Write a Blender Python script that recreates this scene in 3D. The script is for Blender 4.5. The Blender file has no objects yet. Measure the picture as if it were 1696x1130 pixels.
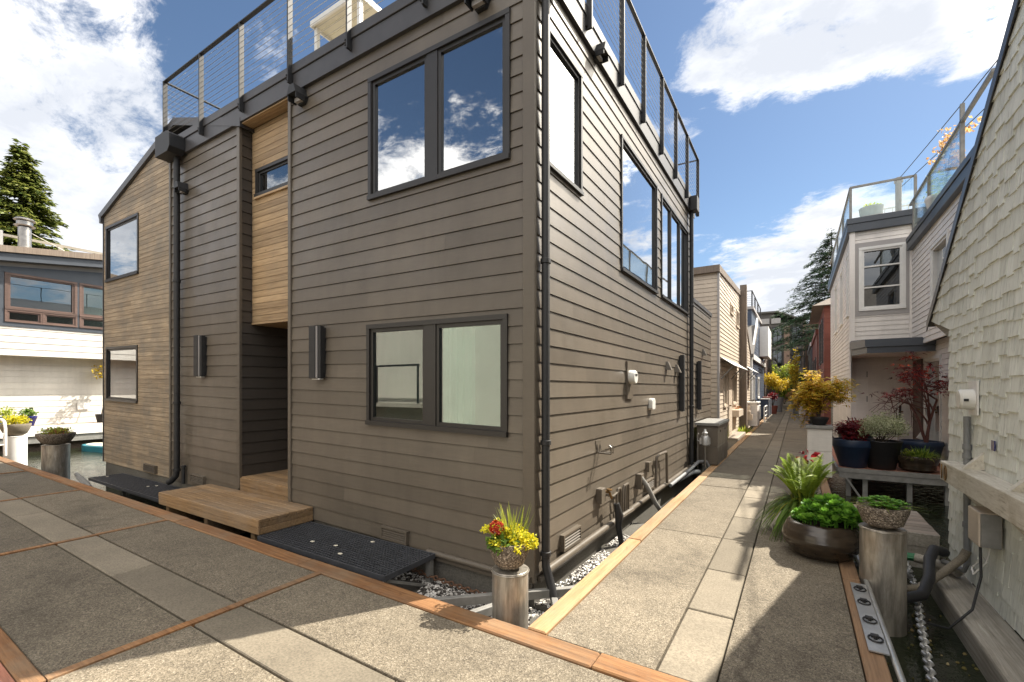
import bpy, bmesh, math, random
from mathutils import Vector, Matrix
R = random.Random(11)
rad = math.radians
S = bpy.context.scene
COL = S.collection
ORG = {}

# ------------------------------------------------------------------ object helpers
def tag(o, label=None, cat=None, group=None, kind=None):
    if label: o["label"] = label
    if cat: o["category"] = cat
    if group: o["group"] = group
    if kind: o["kind"] = kind
    return o

def thing(name, loc, label, cat, group=None):
    o = bpy.data.objects.new(name, None)
    COL.objects.link(o)
    o.location = loc
    o.empty_display_size = .2
    ORG[o.name] = Vector(loc)
    return tag(o, label, cat, group)

def copy_tree(o, parent=None):
    c = o.copy(); COL.objects.link(c)
    if parent is not None: c.parent = parent
    ORG[c.name] = Vector(c.location) if parent is None else ORG[parent.name]
    for ch in [x for x in COL.objects if x.parent == o]:
        copy_tree(ch, c)
    return c

class MB:
    """collects geometry in world metres, then links it as one mesh object"""
    def __init__(s, tf=None):
        s.v = []; s.f = []; s.a = []; s.tf = tf
    def add(s, vs, fs, var=None):
        n = len(s.v)
        if s.tf: vs = [s.tf(*p) for p in vs]
        s.v.extend([tuple(p) for p in vs])
        if var is None: var = R.random()
        for f in fs:
            s.f.append([n + i for i in f]); s.a.append(var)
        return s
    def box(s, x0, x1, y0, y1, z0, z1, var=None):
        return s.add([(x0,y0,z0),(x1,y0,z0),(x1,y1,z0),(x0,y1,z0),(x0,y0,z1),(x1,y0,z1),(x1,y1,z1),(x0,y1,z1)],
                     [(0,3,2,1),(4,5,6,7),(0,1,5,4),(1,2,6,5),(2,3,7,6),(3,0,4,7)], var)
    def mbox(s, m, a0, a1, z0, z1, o0, o1, var=None):
        return s.add([m(a,z,o) for o in (o0,o1) for (a,z) in ((a0,z0),(a1,z0),(a1,z1),(a0,z1))],
                     [(0,3,2,1),(4,5,6,7),(0,1,5,4),(1,2,6,5),(2,3,7,6),(3,0,4,7)], var)
    def beam(s, p0, p1, w, h, up=(0,0,1), var=None):
        p0 = Vector(p0); p1 = Vector(p1); d = (p1-p0).normalized()
        sd = d.cross(Vector(up))
        if sd.length < 1e-4: sd = d.cross(Vector((1,0,0)))
        sd.normalize(); u = sd.cross(d).normalized()
        vs = [p + sd*(a*w/2) + u*(b*h/2) for p in (p0,p1) for a,b in ((-1,-1),(1,-1),(1,1),(-1,1))]
        return s.add(vs, [(0,3,2,1),(4,5,6,7),(0,1,5,4),(1,2,6,5),(2,3,7,6),(3,0,4,7)], var)
    def tube(s, pts, r, n=8, var=None, caps=True):
        pts = [Vector(p) for p in pts]; k = len(pts)
        rs = r if isinstance(r, (list,tuple)) else [r]*k
        vs = []; fs = []; ref = None
        for i,p in enumerate(pts):
            d = (pts[min(i+1,k-1)] - pts[max(i-1,0)])
            if d.length < 1e-9: d = Vector((0,0,1))
            d.normalize()
            if ref is None:
                ref = d.cross(Vector((0,0,1)))
                if ref.length < .05: ref = d.cross(Vector((1,0,0)))
            ref = (ref - d*ref.dot(d))
            if ref.length < 1e-6: ref = d.orthogonal()
            ref.normalize(); b = d.cross(ref)
            for j in range(n):
                t = 2*math.pi*j/n
                vs.append(p + ref*(math.cos(t)*rs[i]) + b*(math.sin(t)*rs[i]))
        for i in range(k-1):
            for j in range(n):
                fs.append((i*n+j, i*n+(j+1)%n, (i+1)*n+(j+1)%n, (i+1)*n+j))
        if caps:
            fs.append(tuple(range(n-1,-1,-1))); fs.append(tuple((k-1)*n+j for j in range(n)))
        return s.add(vs, fs, var)
    def lathe(s, prof, c, n=28, var=None, wob=None):
        vs = []; fs = []; k = len(prof)
        for i,(r,z) in enumerate(prof):
            for j in range(n):
                t = 2*math.pi*j/n; rr = r*(wob(t,z) if wob else 1)
                vs.append((c[0]+rr*math.cos(t), c[1]+rr*math.sin(t), c[2]+z))
        for i in range(k-1):
            for j in range(n):
                fs.append((i*n+j, i*n+(j+1)%n, (i+1)*n+(j+1)%n, (i+1)*n+j))
        if prof[0][0] > 1e-6: fs.append(tuple(range(n-1,-1,-1)))
        if prof[-1][0] > 1e-6: fs.append(tuple((k-1)*n+j for j in range(n)))
        return s.add(vs, fs, var)
    def prism(s, poly, m, o0, o1, var=None):
        n = len(poly)
        vs = [m(a,z,o0) for a,z in poly] + [m(a,z,o1) for a,z in poly]
        fs = [tuple(range(n-1,-1,-1)), tuple(range(n,2*n))] + [(i,(i+1)%n,n+(i+1)%n,n+i) for i in range(n)]
        return s.add(vs, fs, var)
    def quad(s, a, b, c, d, var=None):
        return s.add([a,b,c,d], [(0,1,2,3)], var)
    def build(s, name, mat, parent=None, smooth=None, bevel=0, segs=2, label=None, kind=None, base=None):
        if parent is not None: org = ORG[parent.name]
        elif base is not None: org = Vector(base)
        else:
            xs = [p[0] for p in s.v]; ys = [p[1] for p in s.v]; zs = [p[2] for p in s.v]
            org = Vector(((min(xs)+max(xs))/2, (min(ys)+max(ys))/2, min(zs)))
        me = bpy.data.meshes.new(name)
        me.from_pydata([(p[0]-org.x, p[1]-org.y, p[2]-org.z) for p in s.v], [], s.f)
        at = me.attributes.new("var", 'FLOAT', 'FACE')
        at.data.foreach_set("value", s.a)
        me.materials.append(mat)
        if smooth is not None:
            me.polygons.foreach_set("use_smooth", [True]*len(me.polygons))
            me.set_sharp_from_angle(angle=rad(smooth))
        me.update()
        o = bpy.data.objects.new(name, me); COL.objects.link(o)
        ORG[o.name] = org
        if parent is not None: o.parent = parent
        else: o.location = org
        if bevel:
            b = o.modifiers.new("Bevel", 'BEVEL'); b.width = bevel; b.segments = segs; b.limit_method = 'ANGLE'
        if label: o["label"] = label
        if kind: o["kind"] = kind
        return o

def clip(poly, conv):
    """Sutherland-Hodgman, conv counter-clockwise"""
    out = poly
    for i in range(len(conv)):
        (ax,ay),(bx,by) = conv[i], conv[(i+1)%len(conv)]
        ins = lambda p: (bx-ax)*(p[1]-ay)-(by-ay)*(p[0]-ax) >= -1e-9
        res = []
        for j in range(len(out)):
            p, q = out[j], out[(j+1)%len(out)]
            ip, iq = ins(p), ins(q)
            if ip: res.append(p)
            if ip != iq:
                d1 = (bx-ax)*(p[1]-ay)-(by-ay)*(p[0]-ax); d2 = (bx-ax)*(q[1]-ay)-(by-ay)*(q[0]-ax)
                t = d1/(d1-d2); res.append((p[0]+(q[0]-p[0])*t, p[1]+(q[1]-p[1])*t))
        out = res
        if len(out) < 3: return []
    return out

def rect(a0,a1,z0,z1): return [(a0,z0),(a1,z0),(a1,z1),(a0,z1)]

def boards(mb, m, poly, opens=(), zb=0., exp=.152, lap=.011, groove=.005, blen=3.2, seam=.0022, back=True):
    """horizontal boards over the convex polygon poly (a,z), holes at opens (a0,a1,z0,z1)"""
    amin = min(p[0] for p in poly); amax = max(p[0] for p in poly)
    zmin = min(p[1] for p in poly); zmax = max(p[1] for p in poly)
    k0 = math.floor((zmin-zb)/exp); k1 = math.ceil((zmax-zb)/exp)
    oa = [o[0] for o in opens] + [o[1] for o in opens]
    for k in range(k0, k1):
        lo, hi = zb+k*exp, zb+(k+1)*exp
        joints = []; t = amin + R.uniform(.2,1)*blen
        while t < amax - .3:
            joints.append(t); t += blen*R.uniform(.8,1.1)
        cuts = sorted(set([amin,amax]+oa))
        cuts = [c for c in cuts if amin <= c <= amax]
        edges = [(c,0) for c in cuts] + [(j,1) for j in joints]
        edges.sort()
        zc = sorted(set([lo+groove,hi]+[z for o in opens for z in (o[2],o[3]) if lo+groove < z < hi]))
        var = R.random()
        for i in range(len(edges)-1):
            a0, a1 = edges[i][0], edges[i+1][0]
            if edges[i][1]: var = R.random(); a0 += seam/2
            if edges[i+1][1]: a1 -= seam/2
            if a1-a0 < 1e-4: continue
            for j in range(len(zc)-1):
                za, zz = zc[j], zc[j+1]
                ca, cz = (a0+a1)/2, (za+zz)/2
                if any(o[0] < ca < o[1] and o[2] < cz < o[3] for o in opens): continue
                pl = clip(rect(a0,a1,za,zz), poly)
                if len(pl) < 3: continue
                of = lambda z: lap*(1-(z-lo)/exp) + .001
                mb.add([m(a,z,of(z)) for a,z in pl], [tuple(range(len(pl)))], var)
                if j == 0:
                    bt = [p for p in pl if abs(p[1]-za) < 1e-6]
                    if len(bt) >= 2:
                        b0 = min(p[0] for p in bt); b1 = max(p[0] for p in bt); o = of(za)
                        mb.quad(m(b0,za,o), m(b1,za,o), m(b1,za,-.008), m(b0,za,-.008), var)
    if back:
        cuts = sorted(set([amin,amax]+[c for c in oa if amin<c<amax]))
        zc = sorted(set([zmin,zmax]+[z for o in opens for z in (o[2],o[3]) if zmin<z<zmax]))
        for i in range(len(cuts)-1):
            for j in range(len(zc)-1):
                ca, cz = (cuts[i]+cuts[i+1])/2, (zc[j]+zc[j+1])/2
                if any(o[0] < ca < o[1] and o[2] < cz < o[3] for o in opens): continue
                pl = clip(rect(cuts[i],cuts[i+1],zc[j],zc[j+1]), poly)
                if len(pl) >= 3: mb.add([m(a,z,-.012) for a,z in pl], [tuple(range(len(pl)))], .5)

def window(parent, m, a0, a1, z0, z1, panes, fm, gm, tf=None, fw=.045, proud=.03, inset=.008, sash=.036, name="window", zs=None, label=None):
    """frame ring, sash rings and panes; panes = list of (a,b) glass spans; zs = heights of glazing bars"""
    mb = MB(tf)
    mb.mbox(m,a0,a1,z1-fw,z1,-inset-.06,proud); mb.mbox(m,a0,a1,z0,z0+fw,-inset-.06,proud+.012)
    xs = [a0+fw]; 
    mb.mbox(m,a0,a0+fw,z0+fw,z1-fw,-inset-.06,proud-.003); mb.mbox(m,a1-fw,a1,z0+fw,z1-fw,-inset-.06,proud-.003)
    zl, zh = z0+fw, z1-fw
    prev = a0+fw
    for i,(p,q) in enumerate(panes):
        nxt = panes[i+1][0]-sash if i+1 < len(panes) else a1-fw
        if p-sash-prev > .004: mb.mbox(m,prev,p-sash,zl,zh,-inset-.06,proud-.012)
        # sash ring
        o0, o1 = -inset-.03, proud-.022
        mb.mbox(m,p-sash,p,zl,zh,o0,o1); mb.mbox(m,q,q+sash,zl,zh,o0,o1)
        mb.mbox(m,p,q,zl,zl+sash,o0,o1-.002); mb.mbox(m,p,q,zh-sash,zh,o0,o1-.002)
        for zz in (zs or ()): mb.mbox(m,p,q,zz-.015,zz+.015,-inset+.002,o1-.006)
        prev = q+sash
    if a1-fw-prev > .004: mb.mbox(m,prev,a1-fw,zl,zh,-inset-.06,proud-.012)
    w = mb.build(name, fm, parent, label=label)
    for p,q in panes:
        g = MB(tf); g.mbox(m,p-.004,q+.004,zl+sash-.004,zh-sash+.004,-inset-.012,-inset-.006)
        g.build("pane", gm, w)
    return w

# ------------------------------------------------------------------ material helpers
class NT:
    def __init__(s, name):
        s.m = bpy.data.materials.new(name); s.m.use_nodes = True
        s.t = s.m.node_tree; s.b = s.t.nodes["Principled BSDF"]; s.out = s.t.nodes["Material Output"]
        s._co = None
    def n(s, typ, **kw):
        nd = s.t.nodes.new(typ)
        for k,v in kw.items():
            if k in nd.inputs: nd.inputs[k].default_value = v
            else: setattr(nd, k, v)
        return nd
    def l(s, a, b): s.t.links.new(a, b)
    def co(s, scale=(1,1,1)):
        if s._co is None: s._co = s.n("ShaderNodeTexCoord").outputs["Object"]
        mp = s.n("ShaderNodeMapping"); mp.inputs["Scale"].default_value = scale
        s.l(s._co, mp.inputs["Vector"]); return mp.outputs[0]
    def noise(s, scale, detail=4, rough=.55, sc=(1,1,1), dist=0):
        nd = s.n("ShaderNodeTexNoise"); nd.inputs["Scale"].default_value = scale
        nd.inputs["Detail"].default_value = detail; nd.inputs["Roughness"].default_value = rough
        nd.inputs["Distortion"].default_value = dist
        s.l(s.co(sc), nd.inputs["Vector"]); return nd.outputs["Fac"]
    def vor(s, scale, sc=(1,1,1), out="Color", feature='F1'):
        nd = s.n("ShaderNodeTexVoronoi"); nd.feature = feature; nd.inputs["Scale"].default_value = scale
        s.l(s.co(sc), nd.inputs["Vector"]); return nd.outputs[out]
    def var(s):
        nd = s.n("ShaderNodeAttribute"); nd.attribute_name = "var"; return nd.outputs["Fac"]
    def ramp(s, fac, stops, interp='LINEAR'):
        nd = s.n("ShaderNodeValToRGB"); cr = nd.color_ramp; cr.interpolation = interp
        while len(cr.elements) < len(stops): cr.elements.new(.5)
        for e,(p,c) in zip(cr.elements, stops):
            e.position = p; e.color = (c,c,c,1) if not isinstance(c,(tuple,list)) else (*c,1)
        s.l(fac, nd.inputs[0]); return nd.outputs[0]
    def mix(s, fac, a, b, mode='MIX'):
        nd = s.n("ShaderNodeMix"); nd.data_type = 'RGBA'; nd.blend_type = mode
        for v,i in ((fac,0),(a,6),(b,7)):
            if hasattr(v, "is_linked"): s.l(v, nd.inputs[i])
            elif isinstance(v,(tuple,list)): nd.inputs[i].default_value = (*v,1)
            else: nd.inputs[i].default_value = v if i == 0 else (v,v,v,1)
        return nd.outputs[2]
    def math(s, op, a, b=0., c=None):
        nd = s.n("ShaderNodeMath"); nd.operation = op
        for i,v in enumerate((a,b) if c is None else (a,b,c)):
            if hasattr(v,"is_linked"): s.l(v, nd.inputs[i])
            else: nd.inputs[i].default_value = v
        return nd.outputs[0]
    def bump(s, h, strength=.3, dist=.01, prev=None):
        nd = s.n("ShaderNodeBump"); nd.inputs["Strength"].default_value = strength; nd.inputs["Distance"].default_value = dist
        s.l(h, nd.inputs["Height"])
        if prev is not None: s.l(prev, nd.inputs["Normal"])
        return nd.outputs[0]
    def done(s, col=None, rough=.6, nrm=None, metal=0., spec=.5):
        b = s.b
        if col is not None:
            if hasattr(col,"is_linked"): s.l(col, b.inputs["Base Color"])
            else: b.inputs["Base Color"].default_value = (*col,1)
        if hasattr(rough,"is_linked"): s.l(rough, b.inputs["Roughness"])
        else: b.inputs["Roughness"].default_value = rough
        if nrm is not None: s.l(nrm, b.inputs["Normal"])
        b.inputs["Metallic"].default_value = metal
        b.inputs["Specular IOR Level"].default_value = spec
        return s.m

def mul(c,k): return tuple(x*k for x in c)

def paint(name, col, rough=.5, dv=.10, dirt=.15, grain=.12):
    t = NT(name)
    c = t.mix(t.var(), mul(col,1-dv), mul(col,1+dv))
    st = t.ramp(t.noise(1.1, 6, .65, (1,1,.6)), [(.35,1-dirt),(.62,1.04)])
    c = t.mix(1., c, st, 'MULTIPLY')
    g = t.noise(7, 6, .6, (1,1,14))
    c = t.mix(.35, c, t.ramp(g,[(.3,.82),(.7,1.12)]), 'MULTIPLY')
    c = t.mix(.35, c, t.ramp(t.noise(3.5,6,.65,(2.2,2.2,.22)),[(.30,.80),(.55,1.04),(.8,1.1)]), 'MULTIPLY')
    sp = t.ramp(t.noise(60,2,.5),[(.74,0.),(.80,1.)])
    c = t.mix(t.math('MULTIPLY',sp,.12), c, mul(col,2.2))
    r = t.ramp(t.noise(3,4),[(.3,rough-.06),(.7,rough+.1)])
    return t.done(c, r, t.bump(g, grain, .004), 0., .45 if rough < .40 else .5)

def wood(name, c1, c2, grey=None, axis='X', rough=.7, gscale=1., greyamt=.5, crack=.5):
    t = NT(name)
    st = {'X':(.6,14,14),'Y':(14,.6,14),'Z':(14,14,.6)}[axis]
    g = t.noise(3.2*gscale, 8, .65, st, .6)
    c = t.ramp(g, [(.28,mul(c1,.62)),(.45,c1),(.7,c2)])
    c = t.mix(1., c, t.ramp(t.var(),[(0,.74),(1,1.14)]), 'MULTIPLY')
    fine = t.noise(14*gscale, 4, .7, st)
    c = t.mix(crack, c, t.ramp(fine,[(.25,.35),(.45,1.),(.8,1.1)]), 'MULTIPLY')
    if grey:
        f = t.ramp(t.noise(1.6, 6, .7), [(.42,0.),(.66,greyamt)])
        c = t.mix(f, c, grey)
    k = t.ramp(t.noise(5,2,.5,tuple(.35*x if x>1 else 3*x for x in st)), [(.70,0.),(.78,.55)])
    c = t.mix(k, c, mul(c1,.3))
    return t.done(c, rough, t.bump(fine, .35, .004))

def metal(name, col, rough=.4, met=1., dirt=.2, bump=.05):
    t = NT(name)
    n1 = t.noise(6, 6, .65)
    c = t.mix(1., t.ramp(n1,[(.3,mul(col,1-dirt)),(.7,mul(col,1.1))]), 1., 'MULTIPLY')
    r = t.ramp(t.noise(14,4),[(.3,max(.05,rough-.1)),(.7,rough+.12)])
    return t.done(c, r, t.bump(n1,bump,.003), met)

def plain(name, col, rough=.5, dv=.12, scale=9, bump=.1, spec=.5):
    t = NT(name)
    n1 = t.noise(scale, 5, .6)
    c = t.ramp(n1,[(.25,mul(col,1-dv*1.6)),(.75,mul(col,1+dv))])
    c = t.mix(1., c, t.ramp(t.var(),[(0,1-dv*.5),(1,1+dv*.5)]), 'MULTIPLY')
    return t.done(c, rough, t.bump(n1,bump,.005), 0., spec)

def leaf(name, c1, c2, trans=.4, c3=None):
    t = NT(name)
    st = [(0,c1),(1,c2)] if c3 is None else [(0,c1),(.55,c2),(1,c3)]
    c = t.ramp(t.var(), st)
    c = t.mix(.5, c, t.ramp(t.noise(4,3),[(.3,.7),(.7,1.2)]), 'MULTIPLY')
    t.done(c, .5, None, 0., .35)
    tr = t.n("ShaderNodeBsdfTranslucent"); t.l(c, tr.inputs[0])
    mx = t.n("ShaderNodeMixShader"); mx.inputs[0].default_value = trans
    t.l(t.b.outputs[0], mx.inputs[1]); t.l(tr.outputs[0], mx.inputs[2]); t.l(mx.outputs[0], t.out.inputs[0])
    return t.m

def glass(name, tint=(.55,.62,.62), refl=.12, boost=1.6, wave=.0):
    t = NT(name)
    tr = t.n("ShaderNodeBsdfTransparent"); tr.inputs[0].default_value = (*tint,1)
    gl = t.n("ShaderNodeBsdfGlossy"); gl.inputs["Roughness"].default_value = .0; gl.inputs[0].default_value = (.93,.95,.97,1)
    fr = t.n("ShaderNodeFresnel"); fr.inputs[0].default_value = 1.5
    f = t.math('MINIMUM', t.math('MULTIPLY_ADD', fr.outputs[0], boost, refl), .96)
    if wave:
        nb = t.bump(t.noise(1.3,2,.5), wave, .02)
        t.l(nb, gl.inputs["Normal"])
    mx = t.n("ShaderNodeMixShader"); t.l(f, mx.inputs[0]); t.l(tr.outputs[0], mx.inputs[1]); t.l(gl.outputs[0], mx.inputs[2])
    t.l(mx.outputs[0], t.out.inputs[0]); t.t.nodes.remove(t.b)
    return t.m

M = {}
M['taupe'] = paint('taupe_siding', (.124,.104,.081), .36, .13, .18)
M['shadedbronze'] = paint('shaded_bronze_siding', (.055,.046,.038), .5, .08, .1)  # dark trim colour that also holds the shade of the deep entry recess
M['taupe_trim'] = paint('taupe_trim', (.118,.099,.077), .38, .03, .10)
M['fascia'] = plain('charcoal_fascia', (.052,.050,.052), .42, .12, 5, .03)
M['black'] = plain('black_metal', (.017,.017,.018), .55, .15, 12, .03)
M['frame'] = plain('dark_window_frame', (.020,.018,.017), .42, .08, 10, .02)
M['clad'] = wood('weathered_cedar', (.31,.235,.155), (.47,.375,.265), (.17,.155,.13), 'X', .75, 1., .75, .45)
M['cedar'] = wood('honey_cedar', (.34,.225,.12), (.50,.355,.205), (.22,.18,.13), 'X', .62, 1., .35, .35)
M['stepwood'] = wood('step_wood', (.23,.14,.065), (.34,.215,.105), (.26,.24,.21), 'X', .7, 1., .28, .45)
M['timberX'] = wood('red_timber', (.22,.10,.036), (.36,.185,.075), (.20,.16,.11), 'X', .8, .8, .55, 1.)
M['timberY'] = wood('pale_timber', (.34,.19,.085), (.46,.29,.145), (.27,.22,.16), 'Y', .8, .8, .45, .85)
M['timberR'] = wood('brown_timber', (.27,.155,.08), (.36,.22,.12), (.2,.16,.12), 'Y', .75, .8, .3, .8)
M['oldwood'] = wood('silvered_wood', (.30,.27,.22), (.44,.41,.35), (.2,.18,.15), 'Y', .85, .9, .5, .8)
M['deckwood'] = wood('deck_planks', (.30,.24,.19), (.42,.35,.28), (.2,.18,.15), 'X', .8, .9, .4, .6)
M['glassL'] = glass('window_glass', (.46,.56,.56), .17, 1.6, .06)
M['glassW'] = glass('bluish_window_glass', (.46,.54,.57), .40, 1.6, .06)
M['glassT'] = glass('teal_window_glass', (.62,.78,.72), .13, 1.2)
M['glassR'] = glass('rail_glass', (.92,.97,.97), .0, .7)
M['glassD'] = glass('dark_window_glass', (.25,.28,.28), .08, 1.4)
M['steel'] = metal('brushed_steel', (.42,.40,.37), .36, .85, .35)
def pilem(name, c1, c2):
    t = NT(name)
    g = t.noise(5,7,.65,(5,5,.8),.3)
    c = t.ramp(g,[(.28,mul(c1,.6)),(.45,c1),(.68,c2)])
    c = t.mix(t.ramp(t.noise(2.5,5,.6),[(.5,0.),(.72,.55)]), c, (.22,.15,.09))
    return t.done(c, .36, t.bump(g,.06,.003), .5)
M['pilemat'] = pilem('stained_pile', (.30,.275,.235), (.50,.46,.40))
M['galv'] = metal('galvanised_steel', (.50,.50,.49), .45, .8, .25)
M['greysteel'] = plain('grey_painted_steel', (.23,.225,.21), .55, .2, 9, .06)
M['grate'] = plain('grate_metal', (.055,.058,.066), .45, .2, 15, .03)
M['white'] = plain('white_paint', (.74,.73,.70), .5, .06, 6, .03)
M['whiteplastic'] = plain('white_plastic', (.70,.69,.65), .35, .05, 8, .02)
M['greyplastic'] = plain('grey_plastic', (.20,.205,.21), .5, .12, 8, .04)
M['rubber'] = plain('black_rubber', (.018,.018,.019), .6, .2, 20, .08)
M['room'] = plain('interior_plaster', (.42,.40,.37), .8, .05, 3, .02)
M['curtain'] = plain('curtain_cloth', (.72,.72,.68), .85, .05, 4, .05)
M['soil'] = plain('potting_soil', (.035,.025,.018), .95, .4, 40, .5)
M['whitelap'] = paint('white_lap_siding', (.66,.63,.58), .55, .04, .10, .08)
M['creamlap'] = paint('cream_lap_siding', (.50,.475,.42), .55, .04, .10, .08)
M['pinklap'] = paint('blush_lap_siding', (.78,.735,.69), .55, .04, .10, .08)
M['tanlap'] = paint('tan_lap_siding', (.58,.49,.39), .55, .07, .14, .1)
M['navylap'] = paint('navy_lap_siding', (.035,.055,.095), .5, .08, .15, .08)
M['redlap'] = paint('brick_red_siding', (.22,.065,.045), .6, .12, .2, .1)
M['brownlap'] = paint('brown_siding', (.10,.07,.055), .6, .1, .2, .1)
M['bluetrim'] = plain('slate_blue_trim', (.058,.068,.084), .45, .08, 4, .03)
M['greytrim'] = plain('warm_grey_trim', (.36,.34,.33), .55, .06, 4, .03)
M['taupewood'] = wood('taupe_post_wood', (.17,.13,.10), (.24,.19,.15), (.2,.17,.14), 'Z', .8, .8, .3, .5)
M['roofshingle'] = plain('grey_roof_shingle', (.13,.12,.11), .9, .35, 30, .4)

def aggregate(name):
    t = NT(name)
    v1 = t.n("ShaderNodeSeparateColor"); t.l(t.vor(125), v1.inputs[0])
    v2 = t.n("ShaderNodeSeparateColor"); t.l(t.vor(230), v2.inputs[0])
    c1 = t.ramp(v1.outputs[0], [(0,(.07,.055,.04)),(.25,(.18,.15,.108)),(.6,(.28,.235,.168)),(.85,(.37,.31,.225)),(1,(.58,.51,.40))])
    c2 = t.ramp(v2.outputs[1], [(0,(.09,.075,.055)),(.5,(.25,.21,.155)),(1,(.46,.40,.31))])
    c = t.mix(.5, c1, c2)
    c = t.mix(1., c, t.ramp(t.noise(.9,8,.72,(1,1,1),.4),[(.30,.62),(.47,.95),(.70,1.16)]), 'MULTIPLY')
    c = t.mix(.5, c, t.ramp(t.noise(9,5,.6),[(.3,.8),(.7,1.12)]), 'MULTIPLY')
    c = t.mix(1., c, t.ramp(t.var(),[(0,.54),(1,.72)]), 'MULTIPLY')
    c = t.mix(1., c, t.ramp(t.noise(2.6,7,.7,(1,1,1),1.2),[(.32,.82),(.46,1.0),(.70,1.08)]), 'MULTIPLY')
    ck = t.n("ShaderNodeTexVoronoi"); ck.feature = 'DISTANCE_TO_EDGE'; ck.inputs["Scale"].default_value = .55
    wv = t.n("ShaderNodeMix"); wv.data_type = 'VECTOR'; wv.inputs[0].default_value = .12
    nz = t.n("ShaderNodeTexNoise"); nz.inputs["Scale"].default_value = 3.; t.l(t.co(), nz.inputs["Vector"])
    t.l(t.co(), wv.inputs[4]); t.l(nz.outputs["Color"], wv.inputs[5]); t.l(wv.outputs[1], ck.inputs["Vector"])
    cm = t.math('MULTIPLY', t.ramp(ck.outputs[0],[(0,.75),(.006,0.)]), t.ramp(t.noise(.6,3),[(.52,0.),(.60,1.)]))
    c = t.mix(cm, c, (.04,.033,.025))
    h = t.vor(125, out="Distance")
    return t.done(c, .85, t.bump(h, .35, .006), 0., .3)
M['agg'] = aggregate('exposed_aggregate')
def smoothconc(name, col=(.30,.258,.195)):
    t = NT(name)
    c = t.ramp(t.noise(75,4,.75),[(.28,mul(col,.58)),(.5,col),(.74,mul(col,1.38))])
    c = t.mix(1., c, t.ramp(t.noise(1.8,6,.65),[(.3,.78),(.65,1.08)]), 'MULTIPLY')
    c = t.mix(1., c, t.ramp(t.var(),[(0,.56),(1,.82)]), 'MULTIPLY')
    return t.done(c, .85, t.bump(t.noise(60,4),.25,.004), 0., .3)
M['conc'] = smoothconc('trowelled_concrete')
M['concD'] = smoothconc('dark_concrete', (.16,.15,.13))
def potagg(name):
    t = NT(name)
    v = t.n("ShaderNodeSeparateColor"); t.l(t.vor(120), v.inputs[0])
    c = t.ramp(v.outputs[0],[(0,(.07,.055,.045)),(.45,(.17,.14,.11)),(.8,(.27,.225,.175)),(1,(.55,.48,.40))])
    c = t.mix(1., c, t.ramp(t.noise(5,5),[(.3,.7),(.7,1.1)]), 'MULTIPLY')
    return t.done(c, .85, t.bump(t.vor(120,out="Distance"),.5,.005),0.,.3)
M['potagg'] = potagg('pebble_bowl')
def shake(name):
    t = NT(name)
    c = t.mix(t.var(), (.69,.705,.64), (.83,.85,.785))
    st = t.noise(4,7,.7,(9,9,.9),.3)
    c = t.mix(1., c, t.ramp(st,[(.28,.55),(.46,.95),(.75,1.08)]), 'MULTIPLY')
    f = t.ramp(t.noise(1.4,6,.7),[(.55,0.),(.78,.42)])
    c = t.mix(f, c, (.30,.28,.22))
    return t.done(c, .8, t.bump(st,.3,.005),0.,.3)
M['shake'] = shake('sage_wood_shake')
def water(name):
    t = NT(name)
    n1 = t.noise(2.2, 3, .5, (1,1,1), .1); n2 = t.noise(9, 3, .55, (1,1,1), .2); n3 = t.noise(34, 2, .5)
    h = t.math('ADD', t.math('MULTIPLY',n1,.6), t.math('MULTIPLY_ADD', n2, .5, t.math('MULTIPLY',n3,.10)))
    c = t.ramp(t.noise(.8,4),[(.3,(.010,.014,.009)),(.7,(.030,.034,.016))])
    m = t.done(c, .06, t.bump(h,.5,.035), 0., .5)
    t.b.inputs["IOR"].default_value = 1.33
    return m
M['water'] = water('lake_water')
def glaze(name):
    t = NT(name)
    c = t.ramp(t.noise(5,6,.6,(1,1,3)),[(.3,(.020,.015,.011)),(.6,(.05,.036,.024)),(.8,(.085,.062,.035))])
    return t.done(c, .2, t.bump(t.noise(14,3),.08,.004))
M['glaze'] = glaze('brown_glaze')
M['navypot'] = plain('navy_plastic_pot', (.012,.027,.062), .45, .12, 5, .03)
M['blackpot'] = plain('black_plastic_pot', (.012,.012,.013), .5, .15, 8, .03)
M['cobalt'] = plain('cobalt_glaze', (.012,.014,.12), .2, .15, 6, .03)
M['skyblue'] = plain('blue_glaze', (.10,.20,.42), .3, .15, 6, .03)
M['terracotta'] = plain('terracotta', (.24,.12,.07), .8, .2, 9, .1)
M['bark'] = plain('bark', (.075,.055,.04), .9, .4, 25, .6)
M['redbark'] = plain('red_bark', (.12,.045,.035), .7, .3, 25, .3)
M['L_green'] = leaf('leaf_green', (.05,.11,.015), (.20,.32,.05))
M['L_fern'] = leaf('leaf_fern', (.22,.34,.03), (.48,.58,.09), .45)
M['L_sedum'] = leaf('leaf_sedum', (.07,.22,.025), (.26,.50,.06), .35)
M['L_yellow'] = leaf('leaf_yellow', (.34,.36,.02), (.66,.58,.02), .4, (.82,.70,.03))
M['L_spike'] = leaf('leaf_spike', (.10,.17,.02), (.42,.42,.06), .35)
M['L_red'] = leaf('leaf_scarlet', (.42,.03,.015), (.62,.10,.03), .2)
M['L_maple'] = leaf('leaf_golden_maple', (.30,.27,.02), (.62,.44,.04), .5, (.70,.38,.06))
M['L_maroon'] = leaf('leaf_maroon', (.045,.006,.010), (.16,.012,.018), .35, (.30,.02,.025))
M['L_grey'] = leaf('leaf_variegated', (.24,.28,.13), (.62,.62,.42), .35)
M['L_con'] = leaf('needles_dark', (.014,.036,.018), (.06,.11,.04), .25)
M['L_cedar'] = leaf('needles_bright', (.045,.075,.016), (.16,.19,.04), .35, (.28,.29,.07))
M['L_gold'] = leaf('leaf_gold', (.40,.30,.02), (.75,.55,.05), .4)
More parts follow.
